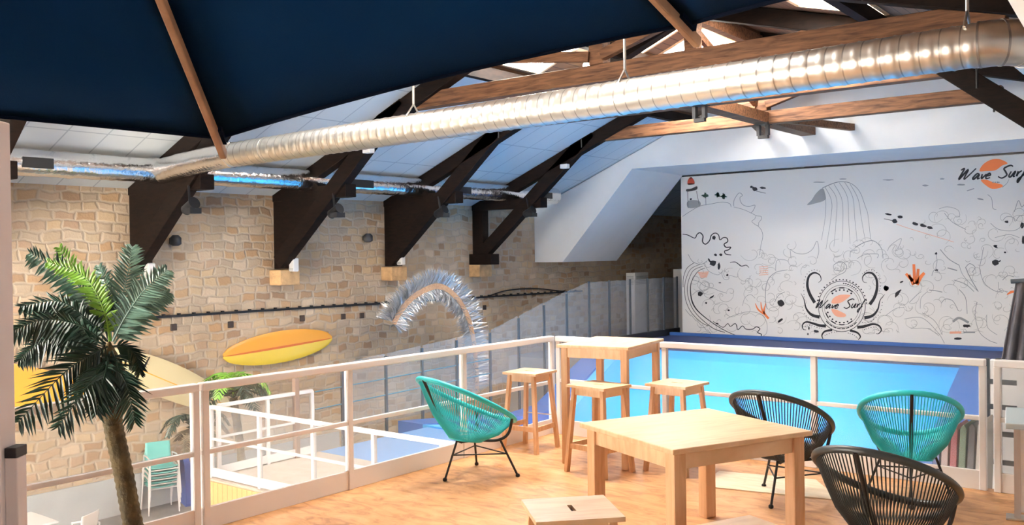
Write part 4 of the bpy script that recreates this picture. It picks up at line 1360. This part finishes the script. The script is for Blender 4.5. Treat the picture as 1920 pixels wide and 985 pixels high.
# ------------------------------------------------------------------ surfboards on the stone wall
def surfboard(label, p, q, width, mats, hw=None, fins=False, group='surfboards on the stone wall', frac=.5):
    """nose and tail points on the wall"""
    p, q = Vector(p), Vector(q)
    d = (q - p); L_ = d.length; d.normalize()
    nrm = Vector((1, 0, 0))
    sd = nrm.cross(d).normalized()
    t = thing('surfboard', label, 'surfboard', p.lerp(q, .5), 0, group)
    N = 28

    def outline(f): return width / 2 * (math.sin(math.pi * min(1, max(0, f))) ** .45)
    def strip(lo, hi, lift):
        mb = Mesh()
        rows = []
        K = 6
        for i in range(N + 1):
            f = .004 + .992 * i / N
            w_ = outline(f)
            row = []
            for k_ in range(K + 1):
                s = lo + (hi - lo) * k_ / K
                x = .055 * math.sqrt(max(0, 1 - (s * .98) ** 2)) * (math.sin(math.pi * f) ** .3)
                row.append(p + d * (L_ * f) + sd * (w_ * s) + nrm * (x + lift))
            rows.append(row)
        vs = [v for r_ in rows for v in r_]
        w1 = K + 1
        mb.add(vs, [(i * w1 + k_, i * w1 + k_ + 1, (i + 1) * w1 + k_ + 1, (i + 1) * w1 + k_) for i in range(N) for k_ in range(K)], True)
        # flat back
        vb = [v - nrm * (v - p).dot(nrm) for v in (vs[i * w1 + e] for i in range(N + 1) for e in (0, K))]
        mb.add(vb, [(2 * i, 2 * i + 1, 2 * i + 3, 2 * i + 2) for i in range(N)])
        fr_ = [vs[i * w1] for i in range(N + 1)] + [vb[2 * i] for i in range(N + 1)]
        mb.add(fr_, [(i, i + 1, N + 2 + i, N + 1 + i) for i in range(N)])
        fr_ = [vs[i * w1 + K] for i in range(N + 1)] + [vb[2 * i + 1] for i in range(N + 1)]
        mb.add(fr_, [(i, i + 1, N + 2 + i, N + 1 + i) for i in range(N)])
        return mb
    for nm, lo, hi, m in mats: part(strip(lo, hi, .01), nm, m, t)
    part(Mesh().box((XW + .002, p[1] * .6 + q[1] * .4 - .03, p[2] * .6 + q[2] * .4 - .05), (p[0] + .01, p[1] * .6 + q[1] * .4 + .03, p[2] * .6 + q[2] * .4 + .05)), 'wall_hook', BLACK, t)
    if fins:
        c = p.lerp(q, .28) + Vector((.05, 0, 0))
        part(Mesh().prism([(c[1] - .08, c[2] - .06), (c[1] + .02, c[2] - .02), (c[1] + .14, c[2] + .2)], c[0], c[0] + .03, 'X'), 'fin', BLACK, t)
    return t


YEL = mat('board_yellow', (.85, .62, .08), .25)
ORB = mat('board_orange', (.82, .38, .06), .25)
STR = mat('board_stripe', (.62, .16, .03), .25)
CRM = mat('board_cream', (.74, .62, .36), .3)
XS = XW + .12
surfboard('yellow and orange striped surfboard hung on the stone wall below the arch of cables', at(417, 669, X=XS), at(622, 634, X=XS), .62, [('lower_half', -1, -.08, YEL), ('stripe', -.08, .06, STR), ('upper_half', .06, 1, ORB)])
bpy.data.objects['surfboard']['label'] = 'yellow and orange striped surfboard hung on the stone wall'
surfboard('cream surfboard with dark fin on the wall between palm and railing post', at(190, 662, X=XS), at(430, 762, X=XS), .62, [('lower_half', -1, -.1, CRM), ('stripe', -.1, -.04, ORB), ('upper_half', -.04, 1, CRM)], fins=True)
surfboard('orange surfboard low on the wall behind the near palm', at(-110, 700, X=XS), at(178, 750, X=XS), .66, [('deck', -1, 1, ORB)])

# ------------------------------------------------------------------ tinsel arch
XA = -13.55
ap = [at(*q, X=XA) for q in ((737, 607), (747, 588), (768, 562), (793, 545), (818, 537), (840, 545), (862, 568), (878, 600), (887, 640), (891, 680), (893, 720))]
ap.append(Vector((XA, ap[-1][1], LOW)))
t = thing('tinsel_arch', 'curling silver tinsel arch with wooden spine in front of the stone wall', 'decoration', (XA, ap[-1][1], LOW))
P = spline(ap, 10)
sp_ = Mesh()
for a, b in zip(P, P[1:]): sp_.beam(a - (b - a) * .1, b + (b - a) * .1, .10, .02, (0, 0, 1) if abs((b - a).normalized()[2]) < .9 else (0, 1, 0))
sp_ = Mesh()
L1, R1 = [], []
for i, q in enumerate(P):
    d = (P[min(i + 1, len(P) - 1)] - P[max(i - 1, 0)]).normalized()
    nn = Vector((1, 0, 0)).cross(d).normalized()
    L1.append(q + nn * .062); R1.append(q - nn * .062)
vs = [v + Vector((x, 0, 0)) for x in (0, .03) for v in L1 + R1]
n = len(P); n2 = 2 * n
fs = []
for i in range(n - 1):
    fs += [(i, i + 1, n + i + 1, n + i), (n2 + i, n2 + n + i, n2 + n + i + 1, n2 + i + 1), (i, n2 + i, n2 + i + 1, i + 1), (n + i, n + i + 1, n2 + n + i + 1, n2 + n + i)]
sp_.add(vs, fs)
part(sp_, 'spine_board', wood('spine_wood', (.50, .27, .14), (.62, .38, .22), .5), t)
rg = random.Random(21)
for nm, sgn, cnt in (('outer_fringe', 1, 1500), ('inner_fringe', -1, 1300)):
    tn = Mesh()
    for k_ in range(cnt):
        f = rg.random() * (n - 2) * .93
        i = int(f)
        q = P[i].lerp(P[i + 1], f - i)
        d = (P[i + 1] - P[i]).normalized()
        nn = Vector((1, 0, 0)).cross(d).normalized()
        if nn[2] < 0 and i < n * .5 : nn = -nn
        if i >= n * .5 and nn[1] < 0: nn = -nn
        a = rg.gauss(0, .55)
        dr = (nn * sgn * math.cos(a) + Vector((1, 0, 0)) * math.sin(a) + d * rg.uniform(-.35, .35)).normalized()
        L_ = rg.uniform(.24, .42) * (1 if sgn > 0 else .8)
        r0 = q + nn * sgn * .05 + Vector((.012, 0, 0))
        tip = r0 + dr * L_
        md = r0 + dr * (L_ * .6) + Vector((0, 0, rg.uniform(-.01, .03)))
        wv = d * rg.uniform(.006, .012) + Vector((rg.uniform(-.008, .008), 0, 0))
        tn.add([r0 - wv, r0 + wv, md + wv, md - wv, tip], [(0, 1, 2, 3), (3, 2, 4)])
    part(tn, nm, TINSEL, t)
    bpy.context.view_layer.update()

# ------------------------------------------------------------------ things on the stone wall
a, b = at(180, 602, X=XW + .03), at(1090, 546, X=XW + .03)
t = thing('cable_tray', 'dark cable tray running the length of the stone wall', 'cable tray', a)
part(Mesh().beam((XW + .04, a[1], a[2]), (XW + .04, b[1], b[2]), .06, .04), 'tray', BLACKPL, t)
ny = int((b[1] - a[1]) / .3)
for i in range(ny): 
    y = a[1] + .3 * i; z = a[2] + (b[2] - a[2]) * (y - a[1]) / (b[1] - a[1])
    part(Mesh().box((XW + .002, y, z + .02), (XW + .06, y + .04, z + .045)), 'clip', BLACKPL, t)
cpts = [at(*q, X=XW + .05) for q in ((915, 556), (950, 545), (1000, 541), (1050, 546), (1075, 548))]
tag(Mesh().tube(spline(cpts, 8), .015, 8).build('loose_cable', BLACKPL), 'loose dark cable bowed above the cable tray near the gable', 'cable')
for (px_, py_), lab in (((325, 614), 'dark socket hole in the wall nearest the palm, below the cable tray'), ((432, 609), 'dark socket hole in the wall above the left end of the yellow surfboard'), ((566, 597), 'dark socket hole in the wall above the right end of the yellow surfboard'), ((643, 594), 'dark socket hole in the wall, first one left of the tinsel arch tip'), ((678, 592), 'dark socket hole in the wall right beside the tinsel arch tip'), ((908, 577), 'dark socket hole in the wall just right of the tinsel arch'), ((243, 625), 'dark socket hole in the wall beside the palm crown')):
    c = at(px_, py_, X=XW)
    tag(Mesh().box((XW - .01, c[1] - .06, c[2] - .06), (XW + .025, c[1] + .06, c[2] + .06)).build('wall_socket', mat('socket_dark', (.05, .035, .03), .8), None, .01), lab, 'socket', 'dark sockets in the stone wall')
for (px_, py_), lab in (((683, 447), 'small dark wall lamp between the second and third timber bracket'), ((322, 452), 'small dark wall lamp just right of the bracket behind the palm')):
    c = at(px_, py_, X=XW)
    t = thing('wall_lamp', lab, 'lamp', c, 0, 'small dark wall lamps')
    part(Mesh().box((XW, c[1] - .05, c[2] - .05), (XW + .04, c[1] + .05, c[2] + .05)), 'plate', BLACKPL, t)
    part(Mesh().lathe([(.05, -.09), (.1, -.06), (.1, .05), (.05, .1)], (XW + .12, c[1], c[2]), 14), 'shade', mat('lamp_dark', (.04, .04, .045), .5), t)

# air conditioning unit and the white box by the mural
xa = -13.9
q0, q1 = at(1190, 512, X=xa), at(1217, 615, X=xa)
ym = q0[1]
t = thing('air_conditioner', 'tall white floor standing air conditioner behind the glass balustrade', 'air conditioner', (xa, ym, -.78))
zt = q0[2]
w_ = q1[1] - q0[1]
part(Mesh().box((xa - .3, ym, -.78), (xa, ym + w_, zt)), 'cabinet', WHITEPL, t, .015)
gm = Mesh()
for i in range(6): gm.box((xa, ym + .06, zt - .12 - .045 * i), (xa + .012, ym + w_ - .06, zt - .10 - .045 * i))
part(gm, 'louvres', GREYDADO, t)
gm = Mesh()
for i in range(6): gm.box((xa - .26, ym - .012, zt - .12 - .045 * i), (xa - .04, ym, zt - .10 - .045 * i))
part(gm, 'louvres', GREYDADO, t)
tag(Mesh().box((XW + .01, 18.8, LOW), (-12.37, 29, -.79)).build('rear_landing', GREYDADO), 'grey landing carrying the white air conditioner beside the mural', 'landing')
q = at(1262, 505, Y=24.0)
tag(Mesh().box((q[0], 24.0, -.79), (q[0] + .5, 24.5, q[2])).build('white_cabinet', WHITEPL, None, .01), 'white cabinet mostly hidden behind the left edge of the mural', 'cabinet')
tag(Mesh().box((-12.22, 23.65, LOW), (-11.0, 29, -.79)).build('rear_platform', GREYDADO), 'grey platform behind the mural wall', 'platform')

# ------------------------------------------------------------------ lower hall: chairs, table, railing
def shell_chair(label, loc, rz, shell, group, legs=WHITEMETAL):
    t = thing('stacking_chair', label, 'chair', loc, rz, group)
    s = Mesh()
    N = 10
    prof = [(.22, .46), (.20, .44), (.10, .43), (-.08, .425), (-.17, .45), (-.21, .52), (-.235, .64), (-.255, .78), (-.262, .82)]
    pr = spline([(a, b, 0) for a, b in prof], 3)
    vs = []
    for y, z, _ in pr:
        for k_ in range(N + 1):
            u = -1 + 2 * k_ / N
            wv = .215 if z < .5 else .205
            lift = .018 * abs(u) ** 3
            vs.append((u * wv, y + (lift if z > .5 else 0), z + (lift if z <= .5 else 0)))
    w1 = N + 1
    s.add(vs, [(i * w1 + k_, i * w1 + k_ + 1, (i + 1) * w1 + k_ + 1, (i + 1) * w1 + k_) for i in range(len(pr) - 1) for k_ in range(N)], True)
    so = s.build('seat_shell', shell, t)
    m_ = so.modifiers.new('thick', 'SOLIDIFY'); m_.thickness = .012
    for sx in (-1, 1):
        Mesh().tube([(sx * .25, .24, 0), (sx * .235, .2, .43), (sx * .235, .19, .60)], .011, 8).build('front_leg', legs, t)
        Mesh().tube([(sx * .25, -.27, 0), (sx * .235, -.2, .43), (sx * .235, -.22, .62)], .011, 8).build('rear_leg', legs, t)
        Mesh().tube([(sx * .235, .2, .60), (sx * .24, .0, .63), (sx * .235, -.22, .62)], .013, 8).build('armrest', legs, t)
    Mesh().tube([(-.235, .19, .42), (.235, .19, .42)], .010, 8).build('seat_frame', legs, t)
    Mesh().tube([(-.235, -.19, .42), (.235, -.19, .42)], .010, 8).build('seat_frame', legs, t)
    return t


TEALP = mat('teal_plastic', (.16, .52, .48), .4)
cpos = at(301, 958, Z=LOW)
# the stack faces the viewer
fa = math.atan2(-cpos[1], -cpos[0]) - math.pi / 2 + .25
names = ['lowest teal chair of the stack with white legs by the stone wall', 'second lowest teal chair of the stack by the stone wall', 'middle teal chair of the stack by the stone wall', 'second highest teal chair of the stack by the stone wall', 'topmost teal chair of the stack by the stone wall']
st = shell_chair(names[0], (cpos[0], cpos[1], LOW), fa, TEALP, 'stacked teal chairs')
dv = Vector((math.sin(fa), -math.cos(fa), 0)) * -1
for i in range(1, 5):
    c = copy_tree(st)
    c.location = Vector((cpos[0], cpos[1], LOW)) + Vector((0, 0, .085 * i)) + dv * .03 * i
    c['label'] = names[i]

q = at(348, 945, Z=LOW)
t = thing('foam_board', 'blue rounded foam board leaning beside the stacked teal chairs', 'board', (q[0], q[1], LOW))
fbm = Mesh()
pl_ = [(-.22, 0), (.22, 0), (.25, .3), (.2, .68), (.08, .80), (-.08, .80), (-.2, .68), (-.25, .3)]
fbm.prism([tuple(v) for v in spline(pl_, 4, True)], -.05, .05)
o = fbm.build('board_body', mat('foam_blue', (.05, .10, .34), .6), t)
Mesh().box((-.1, .05, 0), (.1, .3, .04)).build('stand', BLACKPL, t)
t.rotation_euler = (0, 0, math.radians(-20))

tp = at(70, 975, Z=LOW + .74)
t = thing('cafe_table', 'white cafe table on the lower floor at bottom left', 'table', (tp[0] - .1, tp[1] - .25, LOW))
Mesh().box((-.4, -.4, .71), (.4, .4, .74)).build('tabletop', WHITEPL, t, .01)
Mesh().tube([(0, 0, .02), (0, 0, .71)], .035, 12).build('column', WHITEMETAL, t)
Mesh().lathe([(.26, 0), (.26, .015), (.05, .035)], (0, 0, 0), 20).build('base', WHITEMETAL, t)
cq = at(140, 968, Z=LOW + .80)
wc = shell_chair('white shell chair beside the white cafe table at bottom left', (cq[0] - .1, cq[1] + .05, LOW), 2.1, WHITEPL, None)

# white railing on the pool walkway, below the terrace
def low_rail(label, p, q, nposts, zb, h=1.0, m=WHITEMETAL, pane=MILK):
    t = thing('walkway_railing', label, 'railing', (p[0], p[1], zb))
    p, q = Vector((p[0], p[1], zb)), Vector((q[0], q[1], zb))
    up = Vector((0, 0, 1))
    part(Mesh().beam(p + up * h, q + up * h, .07, .05), 'top_rail', m, t, .006)
    part(Mesh().beam(p + up * h * .55, q + up * h * .55, .035, .03), 'mid_rail', m, t)
    part(Mesh().beam(p + up * .08, q + up * .08, .03, .12), 'toe_board', m, t)
    cs = [p.lerp(q, i / (nposts - 1)) for i in range(nposts)]
    d = (q - p).normalized(); nn = Vector((d[1], -d[0], 0))
    for c in cs: part(Mesh().beam(c, c + up * h, .05, .05, nn), 'post', m, t)
    for a, b in zip(cs, cs[1:]):
        part(Mesh().beam(a + d * .03 + up * h * .53, b - d * .03 + up * h * .53, .006, h * .86), 'pane', pane, t)
    return t


low_rail('white railing of the pool walkway seen through the left terrace panes', (-11.42, 7.68), (-5.9, 7.68), 6, DECK)
low_rail('short white railing on the far side of the pool walkway left end', (-11.42, 7.80), (-11.42, 9.5), 3, DECK)
q = at(555, 760, X=-11.42)
tag(Mesh().box((q[0] - .04, q[1] - .04, DECK), (q[0] + .04, q[1] + .04, at(555, 703, X=-11.42)[2])).build('brown_post', mat('brown_post', (.30, .20, .15), .6), None, .006), 'brown post ending the short white railing, left of the glass balustrade', 'post')

# ------------------------------------------------------------------ right side: rack, boards, curtain
YK = 10.6
t = thing('board_rack', 'dark steel rack with rungs behind the far right railing', 'rack', (at(1860, 800, Y=YK)[0], YK, DECK))
DS = mat('dark_steel', (.06, .075, .09), .4)
for px_ in (1851, 1873):
    x = at(px_, 760, Y=YK)[0]
    part(Mesh().box((x - .025, YK - .02, DECK), (x + .025, YK + .03, at(px_, 672, Y=YK)[2])), 'upright', DS, t)
x0, x1 = at(1850, 760, Y=YK)[0], at(1907, 760, Y=YK)[0]
for py_ in (716, 763, 813, 866):
    z = at(1870, py_, Y=YK)[2]
    part(Mesh().box((x0, YK - .03, z - .025), (x1, YK + .0, z + .025)), 'rung', DS, t)
tag(Mesh().box((at(1856, 800, Y=11.2)[0], 11.2, DECK), (1.3, 11.3, at(1880, 676, Y=11.2)[2])).build('white_partition', WHITEPL, None, .01), 'white partition behind the dark board rack at far right', 'partition')
bc = [((.36, .33, .34), 'grey'), ((.30, .05, .07), 'dark red'), ((.10, .16, .10), 'dark green'), ((.42, .30, .30), 'dusty pink'), ((.05, .05, .06), 'black'), ((.50, .46, .40), 'beige'), ((.07, .10, .25), 'navy')]
for i, (cc, cn) in enumerate([bc[6], bc[3], bc[1], bc[2], bc[4], bc[5]]):
    px_ = 1752 + i * 16
    x = at(px_, 850, Y=10.0)[0]
    top = at(px_, 800 - 3 * i, Y=10.0)[2]
    pl_ = [(-.03, 0), (.03, 0), (.035, .5), (.03, top - DECK - .04), (.0, top - DECK), (-.03, top - DECK - .04), (-.035, .5)]
    b_ = Mesh()
    b_.prism([(u + v * .05, v) for u, v in pl_], -.26, .26)
    o = b_.build('flow_board', mat('board_' + cn.replace(' ', '_'), cc, .4), None, .008)
    o.location = (x, 10.1, DECK)
    tag(o, cn + ' surf board standing in the row behind the far railing', 'board', 'boards standing in the row')

# grey net curtain hung at the far right
YC = 13.0
cpl = [at(*q, Y=YC) for q in ((1904, 531), (1990, 520), (1990, 700), (1866, 700), (1872, 655), (1890, 600))]
vs = []
nz_ = 24
cm = Mesh()
top = [at(1904, 531, Y=YC), at(2000, 522, Y=YC)]
bot = [at(1864, 745, Y=YC), at(2000, 745, Y=YC)]
KX = 40
for r in range(nz_ + 1):
    f = r / nz_
    for c in range(KX + 1):
        g_ = c / KX
        a, b = top[0].lerp(top[1], g_), bot[0].lerp(bot[1], g_)
        v = a.lerp(b, f ** .9)
        vs.append((v[0], v[1] + .05 * math.sin(g_ * 34) * (.4 + f), v[2]))
cm.add(vs, [(r * (KX + 1) + c, r * (KX + 1) + c + 1, (r + 1) * (KX + 1) + c + 1, (r + 1) * (KX + 1) + c) for r in range(nz_) for c in range(KX)], True)
t = thing('net_curtain', 'dark grey pleated net curtain at the right edge in front of the mural', 'curtain', (top[0][0], YC, DECK))
o = part(cm, 'cloth', mat('curtain_grey', (.13, .12, .13), .8, var=.3, scale=4), t)
o.modifiers.new('thick', 'SOLIDIFY').thickness = .01
part(Mesh().tube([top[0] + Vector((-.05, 0, .02)), top[1] + Vector((.3, 0, .02))], .03, 10), 'rail', DS, t)
part(Mesh().box((top[0][0] + .1, YC - .04, LOW), (top[0][0] + .22, YC + .04, top[0][2])), 'upright', mat('brown_upright', (.07, .045, .03), .7), t)
